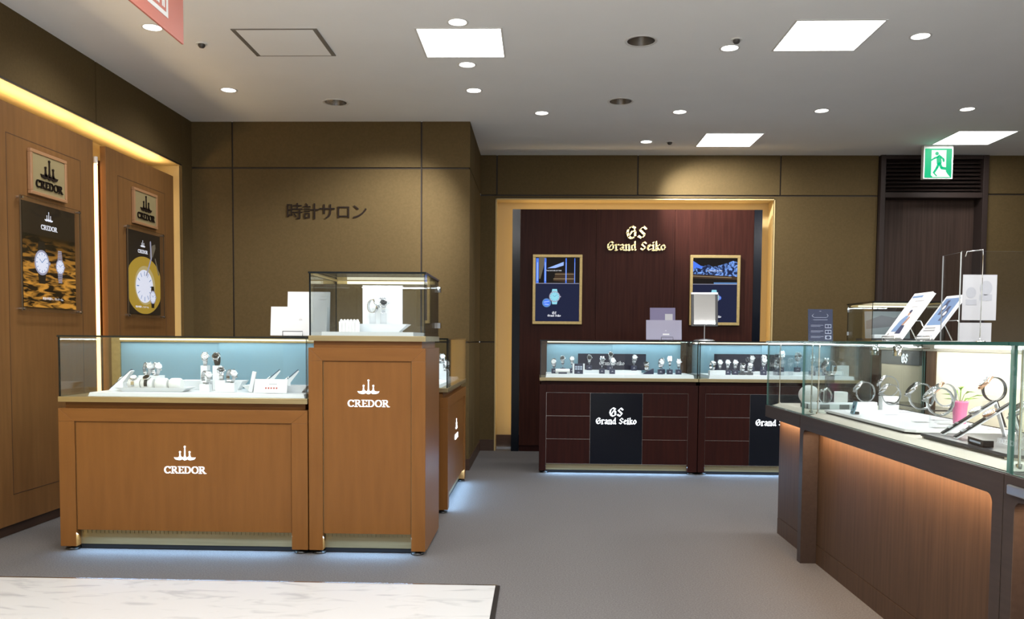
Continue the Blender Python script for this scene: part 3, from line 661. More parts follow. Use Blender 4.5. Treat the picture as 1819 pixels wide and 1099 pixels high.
def deck(t, x0, y0, x1, y1, z0, z1, m='white_acrylic'):
    e = .02
    MB(m).add([(x0, y0, z0), (x1, y0, z0), (x1, y1, z0), (x0, y1, z0), (x0+e*.3, y0+e*.3, z1), (x1-e*.3, y0+e*.3, z1), (x1-e*.3, y1-e*.3, z1), (x0+e*.3, y1-e*.3, z1)],
              [(3, 2, 1, 0), (4, 5, 6, 7), (0, 1, 5, 4), (1, 2, 6, 5), (2, 3, 7, 6), (3, 0, 4, 7)]).build('display_deck', t)

def honey_case(W, D, loc, rz, label, logo_x, logo=True):
    t = thing('display_case', label, 'display case', loc, rz, 'honey wood display cases'); leg, top = .083, .066
    mb = MB('honey_wood'); portal(mb, W, .733, leg, top, .055); mb.use('honey_wood_horizontal'); head_rail(mb, W, .733, leg, top, .055); mb.build('frame', t, .0015)
    fp = MB('honey_wood').box(leg+.003, .008, .107, W-leg-.003, .03, .666).build('front_panel', t, .001)
    mb = MB('champagne_metal').box(leg, .012, .107, leg+.003, .03, .667).box(W-leg-.003, .012, .107, W-leg, .03, .667); mb.build('metal_reveal', t)
    MB('honey_wood').box(.003, .056, .022, W-.003, D-.01, .731).build('cabinet_body', t)
    ribbed_kick(t, leg, W-leg, .044, .026, .106); feet(t, W, D)
    MB('honey_wood_horizontal').box(.02, .035, .731, W-.02, D-.03, .766).build('neck', t)
    MB('champagne_metal').box(0, 0, .766, W, D, .793).build('metal_tray', t, .001)
    glass_box(t, W, D, .793, 1.105); case_back(t, W, D, .793, 1.095, 'gold_frame', 'grey_panel')
    if logo:
        mb = MB('logo_glow'); mb.xf = T(logo_x, .0078, 0) @ FRONT; crest(mb, 0, .473, .112, 0, .003); mb.build('emblem', fp)
        mb = MB('logo_glow'); mb.xf = T(logo_x, .0078, 0) @ FRONT; nibtext(mb, SF, 'CREDOR', -.108, .405, .216, 0, .003); mb.build('lettering', fp)
    glow_under(t, leg, W-leg, .03, .10)
    return t
CX, CY = -2.452, 4.217
lc = honey_case(1.283, .575, (CX, CY, 0), 0, 'wide honey wood glass showcase with glowing white crest, front left', .650)
deck(lc, .13, .05, 1.255, .505, .793, .812)
sc = honey_case(1.283, .575, (-.570, 5.265, 0), PI/2, 'honey wood showcase facing the aisle behind the tall showcase', .62)
deck(sc, .06, .05, 1.22, .505, .793, .812)

def tall_case(x, label, wood, woodh, trim, glow):
    W, D = .593, .575; leg, top = .071, .066
    t = thing('tall_display_case', label, 'display case', (x, CY if trim else 6.95, 0), 0, None)
    mb = MB(wood); portal(mb, W, 1.052, leg, top, .055); mb.use(woodh); head_rail(mb, W, 1.052, leg, top, .055); mb.build('frame', t, .0015)
    fp = MB(wood if trim else 'black_gloss').box(leg+.003, .008, .107, W-leg-.003, .03, .985).build('front_panel', t, .001)
    mb = MB('champagne_metal').box(leg, .012, .107, leg+.003, .03, .986).box(W-leg-.003, .012, .107, W-leg, .03, .986); mb.build('metal_reveal', t)
    MB(wood).box(.003, .056, .022, W-.003, D, 1.05).build('cabinet_body', t)
    mb = MB(wood).box(W-.003, .0555, .016, W, D, 1.05).box(0, .0555, .016, .003, D, 1.05); mb.build('side_panel', t)
    ribbed_kick(t, leg, W-leg, .044, .026, .106); feet(t, W, D)
    MB(woodh).box(.022, .022, 1.05, W-.022, D-.02, 1.086).build('neck', t)
    MB('champagne_metal').box(0, 0, 1.086, W, D, 1.113).build('metal_tray', t, .001)
    glass_box(t, W, D, 1.113, 1.433, back=True)
    mb = MB('gold_frame').box(.02, D-.05, 1.405, W-.02, D-.022, 1.423).box(.011, .011, 1.418, .022, D-.02, 1.424).box(W-.022, .011, 1.418, W-.011, D-.02, 1.424); mb.build('top_rail', t)
    MB('led_warm').box(.08, D-.062, 1.405, W-.06, D-.051, 1.420).build('light_strip', t)
    light('case_light', 'AREA', (W/2, .06, 1.416), 1.6, (.93, .97, 1), t, (W-.1, .02), (0, .45, -1))
    MB('white_acrylic' if trim else 'dark_grey').box(.055, .05, 1.113, W-.07, D-.09, 1.133).build('display_deck', t)
    for z in (1.16, 1.36): MB('chrome').box(W-.004 if trim else -.012, D-.055, z, W+.012 if trim else .004, D-.02, z+.03).build('hinge', t)
    glow_under(t, leg, W-leg, .03, .10)
    return t, W, D, fp
tc, W, D, fp = tall_case(-1.163, 'tall honey wood showcase with glowing white crest and square glass top', 'honey_wood', 'honey_wood_horizontal', True, True)
mb = MB('logo_glow'); mb.xf = T(.303, .0078, 0) @ FRONT; crest(mb, 0, .820, .112, 0, .003); mb.build('emblem', fp)
mb = MB('logo_glow'); mb.xf = T(.303, .0078, 0) @ FRONT; nibtext(mb, SF, 'CREDOR', -.106, .755, .212, 0, .003); mb.build('lettering', fp)
gt, _, _, _ = tall_case(2.690, 'tall dark showcase with hinged glass top standing beyond the walnut counter', 'mahogany', 'mahogany', False, True)

def dark_case(x, W, label):
    D = .575; t = thing('display_case', label, 'display case', (x, 6.95, 0), 0, 'mahogany display cases'); L, R = .056, .078
    mb = MB('mahogany').box(0, 0, .02, L, .05, .733).box(W-R, 0, .02, W, .05, .733).box(L, 0, .668, W-R, .05, .733); mb.build('frame', t, .0015)
    MB('silver_line').box(L, .008, .078, W-R, .022, .668).build('metal_inlay', t)
    a, b = .420, .848; g = .0022
    zr = ((.081, .2825), (.2855, .4735), (.4765, .666))
    for x0, x1 in ((L+g, a-g), (b+g, W-R-g)):
        for z0, z1 in zr: MB('mahogany').box(x0, .004, z0, x1, .021, z1).build('front_board', t)
    lp = MB('black_gloss').box(a, .003, .081, b, .021, .666).build('logo_panel', t)
    mb = MB('logo_glow'); mb.xf = T((a+b)/2, .0028, 0) @ FRONT; nibtext(mb, BL, 'GS', -.058, .475, .116, 0, .003); mb.build('monogram', lp)
    mb = MB('logo_glow'); mb.xf = T((a+b)/2, .0028, 0) @ FRONT; nibtext(mb, BL, 'Grand Seiko', -.168, .412, .336, 0, .003); mb.build('lettering', lp)
    MB('mahogany').box(.003, .051, .02, W-.003, D-.01, .731).build('cabinet_body', t)
    ribbed_kick(t, L, W-R, .040, .024, .078); feet(t, W, D)
    MB('mahogany').box(.015, .03, .731, W-.015, D-.03, .764).build('neck', t)
    MB('champagne_metal').box(0, 0, .764, W, D, .790).build('metal_tray', t, .001)
    glass_box(t, W, D, .790, 1.100); case_back(t, W, D, .790, 1.092, 'walnut', 'grey_panel', COOL, P_CASE*1.5)
    glow_under(t, L, W-R, .025, .075)
    return t
g1 = dark_case(.003, 1.299, 'mahogany showcase with black logo front, directly beneath the gold wall logo')
deck(g1, .05, .05, 1.275, .50, .790, .818)
MB('white_acrylic').box(.37, .30, .818, .87, .47, .842).build('display_step', g1)
g2 = dark_case(1.308, 1.299, 'mahogany showcase partly hidden behind the walnut counter, right of its twin')
deck(g2, .09, .05, 1.275, .50, .790, .818)
MB('white_acrylic').box(.45, .30, .818, 1.10, .47, .842).build('display_step', g2)

# ------------------------------------------------------------------ walnut counter along the aisle (faces -x)
FX, PX = 1.305, 1.383
def counter(y0, y1, label, portal_frame=True, back=True):
    t = thing('display_counter', label, 'display counter', (FX, y0, 0), 0, None); Ln = y1-y0; dx = PX-FX; DX = .62
    if portal_frame:
        mb = MB('walnut_dark')
        r = .03; a, b, zt = .055, Ln-.055, .668
        arc = lambda cx, cz, a0, a1: [(cx+r*math.cos(math.radians(a0+(a1-a0)*i/6)), cz+r*math.sin(math.radians(a0+(a1-a0)*i/6))) for i in range(7)]
        mb.xf = Matrix(((0, 0, 1, 0), (1, 0, 0, 0), (0, 1, 0, 0), (0, 0, 0, 1)))     # art (y, z) extruded along x
        poly = [(0, 0), (a, 0)] + arc(a+r, zt-r, 180, 90) + arc(b-r, zt-r, 90, 0) + [(b, 0), (Ln, 0), (Ln, .735), (0, .735)]
        mb.prism(poly, 0, dx); mb.build('frame', t, .0015)
        MB('walnut').box(dx+.001, .02, .095, dx+.02, Ln-.02, .73).build('front_panel', t)
        MB('walnut').box(dx-.001, .056, 0, dx+.02, Ln-.056, .092).build('kick_board', t)
        light('panel_light', 'AREA', (dx*.3, Ln*.5, .664), 9.5*Ln/1.85, (1, .66, .38), t, (Ln-.2, .03), (.25, 0, -1))
    else:
        MB('walnut_dark').prism([(0, 0), (dx, 0), (dx, Ln-.02), (.0, Ln-.02)], .67, .735).build('head_rail', t)
        MB('walnut').box(dx-.005, 0, .095, dx+.02, Ln-.06, .669).build('front_panel', t)
        MB('walnut').box(dx-.006, 0, 0, dx+.02, Ln-.06, .092).build('kick_board', t)
        light('panel_light', 'AREA', (dx*.5, Ln*.5, .664), 2.5, (1, .66, .38), t, (Ln*.8, .03), (.45, 0, -1))
    MB('walnut').box(dx+.021, .004, .01, DX, Ln-.065 if not portal_frame else Ln-.004, .733).build('cabinet_body', t)
    e = .035
    MB('walnut_dark').box(dx, .001, .7335, DX, Ln-.02, .7365).build('counter_top', t)
    MB('cream_velvet').add([(.03, .03, .737), (DX-.04, .03, .737), (DX-.04, Ln-.05, .737), (.03, Ln-.05, .737), (.03+e, .03+e, .752), (DX-.05, .03+e, .752), (DX-.05, Ln-.05-e, .752), (.03+e, Ln-.05-e, .752)],
        [(3, 2, 1, 0), (4, 5, 6, 7), (0, 1, 5, 4), (1, 2, 6, 5), (2, 3, 7, 6), (3, 0, 4, 7)]).build('velvet_deck', t)
    gl, ed = 'showcase_glass', 'glass_edge_light'
    MB().pane(.010, .004, .737, .018, Ln-.004, 1.094, gl, ed, 'x').build('front_glass', t)
    MB().pane(.018, .004, .737, DX-.02, .012, 1.094, gl, ed, 'y').build('side_glass', t)
    MB().pane(.018, Ln-.012, .737, DX-.02, Ln-.004, 1.094, gl, ed, 'y').build('side_glass', t)
    MB().pane(0, .001, 1.094, DX, Ln-.001, 1.104, gl, 'glass_edge', 'z').build('top_glass', t)
    mb = MB('chrome').lathe([(.004, .737), (.004, 1.09)], 10, .07, .05).lathe([(.009, .737), (.009, .755)], 12, .07, .05); mb.build('support_rod', t)
    mb = MB('chrome').lathe([(.004, .737), (.004, 1.09)], 10, .07, Ln-.05).lathe([(.009, .737), (.009, .755)], 12, .07, Ln-.05); mb.build('support_rod', t)
    MB('grey_frame').box(DX-.03, .004, 1.060, DX, Ln-.004, 1.093).build('top_rail', t)
    MB('led_glow').box(DX-.044, .1, 1.075, DX-.031, Ln-.16, 1.088).build('light_strip', t)
    light('counter_light', 'AREA', (DX*.80, Ln/2, 1.085), 6.5*Ln/1.85, (1, .97, .91), t, (Ln-.2, .02), (-.15, 0, -1))
    if back:
        MB('walnut').box(DX-.03, Ln-.14, .737, DX, Ln-.05, 1.060).build('corner_post', t)
        MB('ivory_panel').box(DX-.022, .01, .752, DX-.006, Ln-.14, 1.060).build('back_panel', t)
        light('back_wash', 'AREA', (DX-.12, Ln/2, 1.086), 2.2, (1, .93, .80), t, (Ln-.3, .02), (.55, 0, -1))
    return t, Ln, DX
ct, Ln, DX = counter(2.398, 4.250, 'long walnut glass-topped counter in the right foreground with recessed glowing front')
cf, _, _ = counter(4.254, 4.920, 'short end section of walnut counter farthest down the aisle', False, False)
MB('tan_panel').box(.595, .03, .752, .607, .50, .985).build('sliding_door', cf)
hb = MB('dark_grey').box(.592, .03, .985, .607, .50, 1.058).build('header_board', cf)
mb = MB('logo_glow'); mb.xf = T(.5915, .20, .995) @ FACE_NX; nibtext(mb, BL, 'GS', -.035, 0, .075, 0, .002); mb.build('monogram', hb)
cn, _, _ = counter(.9, 2.394, 'walnut counter section at the right edge of view with metal bar', True, True)
MB('steel_brushed').box(-.012, 1.25, .685, 0, 1.46, .712).build('metal_bar', cn, .003)

# ================================================================== WATCHES AND STANDS
def watch(name, label, strapm, casem, dialm, loc, rz=0, face=28, s=1.0, group=None, link=True, open_loop=False):
    """wristwatch standing on its closed strap; dial faces -y tilted up by FACE degrees; origin at the bottom of the loop"""
    t = thing(name, label, 'watch', loc, rz, group); t.scale = (s,)*3
    a, b = .027, .031; f = math.radians(face); cz = b
    n = 30; pts = []; nr = []
    g = .46
    for i in range(n+1):
        th = -f + g + (2*PI-2*g)*i/n
        y, z = -a*math.cos(th), cz - b*math.sin(th); pts.append((y, z)); l = math.hypot(y/a/a, (z-cz)/b/b); nr.append((y/a/a/l, (z-cz)/b/b/l))
    mb = MB(strapm)
    if link:
        for i in range(n):
            wd = .0175 if i % 2 else .0160; mb.use(strapm).band(pts[i:i+2], nr[i:i+2], wd, .0034 if i % 2 else .0026)
    else: mb.band(pts, nr, .0175, .0030)
    mb.build('bracelet' if link else 'strap', t)
    R = T(0, 0, cz) @ Matrix.Rotation(-f, 4, 'X') @ T(0, -a*1.02, 0) @ Matrix.Rotation(PI/2, 4, 'X')
    mb = MB(casem); mb.xf = R; mb.lathe([(.014, -.004), (.0185, -.002), (.0190, .003), (.0175, .0055), (.0160, .0060)], 28)
    for sx in (-1, 1):
        for sy in (-1, 1): mb.box(sx*.010-.0025, sy*.0165-.006, -.003, sx*.010+.0025, sy*.0165+.006, .002)
    wc = mb.build('watch_case', t)
    mb = MB(dialm); mb.xf = R; mb.disc(0, 0, .0158, .0158, .0058, .0063, 26)
    dl = mb.build('dial', t)
    mb = MB('steel' if dialm != 'dial_white' else 'dial_black'); mb.xf = R
    for k in range(12):
        q = k*PI/6; mb.stroke([(.0110*math.sin(q), .0110*math.cos(q)), (.0138*math.sin(q), .0138*math.cos(q))], PI/4, .0012, .0012, .0063, .0067)
    for q, l in ((.95, .0115), (-.9, .008)): mb.stroke([(0, 0), (l*math.sin(q), l*math.cos(q))], PI/4, .0011, .0011, .0066, .0070)
    mb.build('hands', dl)
    mb = MB(casem); mb.xf = R @ Matrix.Rotation(PI/2, 4, 'Y'); mb.lathe([(.0025, .0185), (.0030, .0195), (.0030, .0220), (.002, .0226)], 12); mb.build('crown', wc)
    return t
def block(name, label, cat, m, loc, w, d, h, rz=0, group=None, arm=None, top=None):
    t = thing(name, label, cat, loc, rz, group)
    MB(m).box(-w/2, -d/2, 0, w/2, d/2, h).build('block', t, .0015)
    if arm:
        mb = MB(arm); mb.tube([(0, 0, h), (0, 0, top-.002)], .003, 8); mb.disc(0, 0, .011, .011, top-.002, top, 14); mb.build('arm', t)
    return t
GW1 = [('steel', 'steel', 'dial_white'), ('steel', 'steel', 'dial_black'), ('steel', 'steel', 'dial_blue')]
N1 = ['first', 'second', 'third', 'fourth', 'fifth', 'sixth', 'seventh', 'eighth', 'ninth', 'tenth', 'eleventh', 'twelfth', 'thirteenth', 'fourteenth']

# --- mahogany cases: watches on navy stands
PT = .818
wproto = {}
def gs_watch(kind, label, loc, rz, face=20, s=1.15, group='watches in the mahogany showcases'):
    key = (kind, face)
    if key not in wproto:
        st, ca, di = GW1[kind] if kind < 3 else ('leather_black', 'steel', 'dial_white')
        wproto[key] = watch('wristwatch', label, st, ca, di, loc, rz, face, s, group, link=kind < 3); return wproto[key]
    return dup(wproto[key], loc, rz, label=label, group=group, scale=s)
sproto = {}
def gs_stand(label, loc, h, top):
    key = (h, round(top, 3))
    if key not in sproto:
        t = block('watch_stand', label, 'watch stand', 'navy', loc, .046, .040, h, 0, 'navy watch stands', 'steel', top)
        mb = MB('white_paper'); mb.xf = T(0, -.0205, h*.45) @ FRONT; crest(mb, 0, 0, .018, 0, .0004); mb.build('mark', t); sproto[key] = t; return t
    return dup(sproto[key], loc, 0, label=label)
def stage(lst, case, nm, zb=PT):
    for i, (x, y, top, kind, face, dz) in enumerate(lst):
        z0 = zb+dz; h = .040
        hl = .073*1.15*.98; st = max(.012+h, top-z0-hl)
        wl = ['white dial', 'black dial', 'blue dial', 'white dial leather strap'][kind]
        gs_stand('navy block watch stand, %s from the left in %s' % (N1[i], nm), (x, y, z0), h, st)
        gs_watch(kind, '%s watch on %s navy stand from the left in %s' % (wl, N1[i], nm), (x, y-.002, z0+st), (i*37 % 9-4)*.05, face)
stage([(.125, 7.13, .953, 0, 15, 0), (.203, 7.32, .972, 1, 30, 0), (.280, 7.24, .970, 0, 30, 0), (.430, 7.30, .984, 1, 20, .024), (.529, 7.16, .974, 1, 20, 0), (.609, 7.30, 1.010, 1, 25, .024), (.612, 7.12, .966, 0, 15, 0),
       (.814, 7.30, .985, 0, 30, .024), (1.019, 7.14, .955, 0, 15, 0), (1.047, 7.24, .962, 1, 20, 0), (1.099, 7.16, .974, 1, 40, 0), (1.169, 7.14, .958, 0, 20, 0)], g1, 'mahogany case beneath gold logo')
stage([(1.520, 7.16, .950, 0, 30, 0), (1.583, 7.16, .950, 0, 30, 0), (1.645, 7.16, .950, 0, 30, 0), (1.816, 7.30, .990, 0, 20, .024), (1.880, 7.15, .975, 0, 20, 0), (1.915, 7.30, .995, 0, 30, .024), (1.990, 7.16, .945, 1, 35, 0),
       (2.066, 7.30, 1.030, 1, 20, .024), (2.200, 7.28, 1.02, 1, 20, .024), (2.287, 7.16, 1.000, 1, 20, 0), (2.400, 7.16, .975, 0, 20, 0)], g2, 'partly hidden mahogany case')
for x, lab in ((1.703, 'black dial watch lying low on a grey rest, middle of hidden mahogany case'), (1.765, 'white dial watch lying low on a grey rest, middle of hidden mahogany case')):
    block('watch_rest', 'grey ' + lab.split(' on a ')[1].replace('grey rest', 'rest') + ' under ' + lab.split(' watch')[0] + ' watch', 'watch rest', 'dark_grey', (x, 7.15, PT), .05, .05, .022)
    gs_watch(1 if 'black' in lab else 0, lab, (x, 7.15, PT+.022), .1, 55)
def label_block(mb_name, label, cat, loc, w, d, h, m='white_acrylic', group=None):
    return block(mb_name, label, cat, m, loc, w, d, h, 0, group)
label_block('display_block', 'white slanted block with low watch at left of hidden mahogany case', 'display block', (1.482, 7.10, PT), .13, .07, .038)
gs_watch(0, 'small watch lying on white block at left of hidden mahogany case', (1.445, 7.11, PT+.038), .3, 60)
label_block('display_block', 'white block at right end of hidden mahogany case', 'display block', (2.515, 7.14, PT), .118, .07, .085)
t = thing('watch_cushion', 'white and navy cushion roll at left of mahogany case beneath gold logo', 'cushion', (.195, 7.06, PT))
mb = MB('white_cushion'); mb.xf = T(-.06, 0, .022) @ Matrix.Rotation(PI/2, 4, 'Y'); mb.lathe([(.016, 0), (.019, .006), (.019, .114), (.016, .12)], 18); mb.build('roll', t)
MB('navy').box(-.035, -.021, 0, .035, .021, .012).build('base', t)
t = thing('info_stand', 'navy info stand with white sides and blue print in mahogany case', 'info stand', (.328, 7.06, PT))
MB('navy').box(-.036, -.006, 0, .036, .006, .085).build('board', t); mb = MB('white_acrylic').box(-.05, -.010, 0, -.0365, .03, .085).box(.0365, -.010, 0, .05, .03, .085); mb.build('side_pieces', t)
mb = MB('sign_text'); mb.xf = T(0, -.0062, 0) @ FRONT
for i in range(3):
    for j in range(2): mb.box(-.030+i*.021, .052-j*.018, 0, -.013+i*.021, .066-j*.018, .0004)
crest(mb, 0, .010, .022, 0, .0004); mb.build('print', t)
t = thing('brand_sign', 'dark navy panel with white blackletter name inside mahogany case beneath gold logo', 'sign', (.633, 7.40, .842))
MB('navy_panel').box(-.296, 0, 0, .296, .012, .140).build('panel', t)
mb = MB('white_paper'); mb.xf = T(0, -.0005, 0) @ FRONT; nibtext(mb, BL, 'Grand Seiko', -.11, .042, .22, 0, .001); mb.build('lettering', t)
t = thing('brand_sign', 'dark navy panel with outlined monogram inside partly hidden mahogany case', 'sign', (1.807, 7.40, .842))
MB('navy_panel').box(-.287, 0, 0, .287, .012, .146).build('panel', t)
mb = MB('steel'); mb.xf = T(0, -.0005, 0) @ FRONT; nibtext(mb, BL, 'GS', -.018, .082, .06, 0, .001); mb.build('lettering', t)
t = thing('reclining_rest', 'navy rest holding a sloping watch right of the navy brand panel', 'watch rest', (.915, 7.14, PT))
mb = MB('navy'); mb.xf = T(0, .02, 0) @ FRONT; mb.prism([(-.045, 0), (.045, 0), (.045, .046), (.036, .046)], 0, .04); mb.build('wedge', t)
o = gs_watch(1, 'watch sloping on navy rest right of the navy brand panel', (.905, 7.14, PT+.026), -.4, 60)

# --- on top of the mahogany cases
def booklet(name, label, loc, rz, w, h, lean, cover, th=.006, deco=None, group=None):
    t = thing(name, label, 'brochure', loc, rz, group)
    R = Matrix.Rotation(-lean, 4, 'X')
    mb = MB('white_paper'); mb.xf = R; mb.box(-w/2+.001, .0012, .001, w/2-.001, th-.0012, h-.001); mb.build('pages', t)
    mb = MB(cover); mb.xf = R; mb.box(-w/2, 0, 0, w/2, .001, h).box(-w/2, th-.001, 0, w/2, th, h).box(-w/2-.0005, .001, 0, -w/2+.0005, th-.001, h); mb.build('cover', t)
    if deco: mb = MB(); mb.xf = R @ T(0, -.0003, 0) @ FRONT; deco(mb); mb.build('cover_print', t)
    return t
def easel(label, loc, rz, w, depth=.09, back=.10, lip=.03):
    t = thing('wire_stand', label, 'stand', loc, rz, None); r = .002
    mb = MB('black'); f = -.022
    mb.tube([(-w/2, f, lip), (-w/2, f, r), (-w/2, depth, r), (w/2, depth, r), (w/2, f, r), (w/2, f, lip), (-w/2, f, lip)], r, 8); mb.build('wire_base', t)
    MB('black').tube([(-w/2, depth, r), (-w/2+.005, depth+.012, back), (w/2-.005, depth+.012, back), (w/2, depth, r)], r, 8).build('wire_back', t)
    return t
ZT = 1.105
def d_lilac(mb): mb.use('ghost_print').prism([(.02, .222), (.085, .222), (.085, .15), (.05, .14), (.02, .17)], 0, .0005); mb.use('ghost_print').disc(.052, .185, .028, .030, .0005, .0008, 20)
def d_lilac2(mb): mb.use('white_paper').box(-.01, .04, 0, .045, .052, .0005); crest(mb, .016, .075, .016, 0, .0005)
booklet('brochure', 'lilac brochure with a gear picture, rear one on the mahogany case', (1.052, 7.27, ZT+.003), 0, .215, .275, .12, 'lilac_paper', .012, d_lilac)
booklet('brochure', 'plain lilac brochure propped in front on the mahogany case', (1.058, 7.235, ZT+.003), 0, .300, .168, .12, 'lilac_light', .010, d_lilac2)
easel('black wire stand holding the lilac brochures', (1.08, 7.225, ZT-.005), 0, .10)
t = thing('table_mirror', 'rectangular table mirror with dark frame on a round footed pole', 'mirror', (1.392, 7.20, 1.100))
MB('steel_brushed').lathe([(.088, 0), (.088, .006), (.07, .012), (.012, .018)], 32).build('base', t); MB('steel_brushed').lathe([(.005, .016), (.005, .135)], 10).build('pole', t)
Rm = T(0, 0, .13) @ Matrix.Rotation(-.11, 4, 'X') @ T(0, 0, -.13); mb = MB('dark_grey'); mb.xf = Rm; mb.box(-.112, -.004, .125, .112, .014, .143).box(-.112, -.004, .143, -.090, .014, .412).box(.090, -.004, .143, .112, .014, .412); mb.use('steel_brushed').box(-.114, -.005, .394, .114, .015, .412); mb.build('frame', t, .002)
mb = MB('mirror'); mb.xf = Rm; mb.add([(-.09, .0, .143), (.09, .0, .143), (.09, .0, .394), (-.09, .0, .394)], [(0, 1, 2, 3)]); mb.build('mirror_glass', t)
t = thing('sign_card', 'dark blue card with small white text on top of hidden mahogany case', 'sign', (2.365, 7.2, 1.100))
mb = MB('sign_blue'); R = Matrix.Rotation(-.10, 4, 'X'); mb.xf = R; mb.box(-.102, .001, .002, .102, .005, .276); mb.build('card', t)
mb = MB(); mb.xf = R; mb.pane(-.104, -.002, 0, .104, .0008, .278, 'acrylic', 'glass_edge_light', 'y'); mb.build('acrylic_cover', t)
mb = MB('sign_text'); mb.xf = R @ T(0, .0009, 0) @ FRONT
for i, z in enumerate((.135, .087, .040)):
    mb.box(.038, z-.018, 0, .090, z+.014, .0003); mb.use('sign_blue')
    if i < 2: mb.box(.042, z-.012, .0003, .062, z+.008, .0005).box(.066, z-.012, .0003, .086, z+.008, .0005)
    else: mb.disc(.064, z-.002, .017, .012, .0003, .0005, 16)
    mb.use('sign_text').box(-.08, z+.004, 0, .025, z+.007, .0003).box(-.08, z-.006, 0, .0, z-.004, .0003)
for z, a in ((.258, .008), (.205, .05), (.185, .06)): mb.box(-a, z, 0, a, z+.003, .0003)
mb.stroke([(-.055, .235), (-.07, .222), (-.055, .208)], .6, .003, .002, 0, .0003).stroke([(.055, .235), (.065, .222), (.055, .208)], .6, .003, .002, 0, .0003); mb.build('print', t)
MB('sign_blue').add([(-.04, .006, .0), (.04, .006, .0), (.04, .075, 0), (-.04, .075, 0), (-.02, .025, .2), (.02, .025, .2)], [(3, 2, 1, 0), (0, 1, 5, 4), (2, 3, 4, 5), (1, 2, 5), (3, 0, 4)]).build('strut', t)
# in the tall dark case
t = thing('picture_card', 'grey landscape picture card inside the tall dark showcase', 'picture', (2.985, 7.36, 1.133))
mb = MB('card_grey'); mb.xf = Matrix.Rotation(-.12, 4, 'X'); mb.box(-.19, 0, 0, .19, .006, .235); mb.build('card', t)
mb = MB('dark_grey'); mb.xf = Matrix.Rotation(-.12, 4, 'X') @ T(0, -.0003, 0) @ FRONT; mb.prism([(-.18, .15), (-.05, .20), (.06, .18), (.18, .21), (.18, .12), (-.18, .08)], 0, .0005); mb.build('print', t)
block('display_block', 'small white block on deck of the tall dark showcase', 'display block', 'white_acrylic', (2.80, 7.08, 1.133), .10, .06, .03)
block('watch_stand', 'navy stand with a watch inside the tall dark showcase', 'watch stand', 'navy', (3.03, 7.22, 1.133), .05, .05, .05, 0, None, 'steel', .09)
gs_watch(0, 'white dial watch on the navy stand inside the tall dark showcase', (3.03, 7.22, 1.133+.09), 0, 20)

# --- honey wood cases
HT = .812
def hw(kind, label, loc, rz=0, face=25, s=1.1, group='watches in the honey wood showcases'):
    key = ('h', kind, face)
    if key not in wproto:
        st, ca, di, li = [('steel', 'steel', 'dial_white', True), ('steel', 'steel', 'dial_black', True), ('leather_navy', 'steel', 'dial_white', False), ('leather_black', 'steel', 'dial_black', False)][kind]
        wproto[key] = watch('wristwatch', label, st, ca, di, loc, rz, face, s, group, link=li); return wproto[key]
    return dup(wproto[key], loc, rz, label=label, group=group, scale=s)
def boat_tray(label, loc, w, d, h, flare=.035):
    t = thing('display_tray', label, 'tray', loc, 0, 'shallow white trays')
    a, b = w/2, d/2; e = .004; v = []
    for k, (ww, dd, z) in enumerate(((a-flare, b-flare*.6, 0), (a, b, h), (a-e, b-e, h), (a-flare, b-flare*.6-e*.3, e))):
        v += [(-ww, -dd, z), (ww, -dd, z), (ww, dd, z), (-ww, dd, z)]
    f = [(3, 2, 1, 0), (12, 13, 14, 15)]
    for r in range(3):
        for i in range(4): f.append((r*4+i, r*4+(i+1) % 4, r*4+4+(i+1) % 4, r*4+4+i))
    MB('white_acrylic').add(v, f).build('tray', t); return t
boat_tray('white boat shaped tray with four cushions in wide honey wood case', (-2.029, 4.40, HT), .386, .13, .022)
boat_tray('white boat shaped tray at the rear middle of wide honey wood case', (-1.80, 4.61, HT), .36, .10, .05)
boat_tray('white boat shaped tray at right end of wide honey wood case', (-1.389, 4.44, HT), .345, .12, .036)
boat_tray('white boat shaped tray at rear left of wide honey wood case', (-2.22, 4.61, HT), .22, .10, .034)
cp = None
for i, (x, lab) in enumerate(((-2.138, 'ivory watch cushion with white dial watch, first of four on tray'), (-2.069, 'ivory watch cushion with black dial watch, second of four on tray'), (-1.993, 'empty ivory watch cushion, third of four on tray'), (-1.919, 'empty ivory watch cushion, fourth of four on tray'))):
    loc = (x, 4.40, HT+.0056)
    if cp is None:
        cp = thing('watch_cushion', lab, 'cushion', loc, 0, 'cushions on the boat shaped tray')
        mb = MB('white_cushion'); mb.xf = T(-.031, 0, .033) @ Matrix.Rotation(PI/2, 4, 'Y') @ Matrix.Scale(1.0, 4); mb.lathe([(.026, 0), (.031, .006), (.0325, .02), (.0325, .042), (.031, .056), (.026, .062)], 24); mb.build('cushion_roll', cp)
    else: dup(cp, loc, 0, label=lab)
def cushion_watch(label, loc, strapm, dialm):
    t = thing('wristwatch', label, 'watch', loc, 0, 'watches in the honey wood showcases')
    mb = MB(strapm); pts = [(-.0345*math.cos(a), .0345*math.sin(a)) for a in [(-.35+i*(PI+.7)/20) for i in range(21)]]
    mb.band(pts, [(y/.0345, z/.0345) for y, z in pts], .017, .0026); mb.build('strap', t)
    R_ = Matrix.Rotation(-math.radians(58), 4, 'X') @ T(0, -.0365, 0) @ Matrix.Rotation(PI/2, 4, 'X')
    mb = MB('steel'); mb.xf = R_; mb.lathe([(.014, -.001), (.0185, .001), (.019, .005), (.0165, .0075)], 26); mb.build('watch_case', t)
    mb = MB(dialm); mb.xf = R_; mb.disc(0, 0, .0155, .0155, .0072, .0078, 24); mb.build('dial', t)
cushion_watch('white dial watch strapped round the first ivory cushion', (-2.138, 4.40, HT+.0386), 'steel', 'dial_white')
cushion_watch('black dial watch strapped round the second ivory cushion', (-2.069, 4.40, HT+.0386), 'leather_black', 'dial_black')
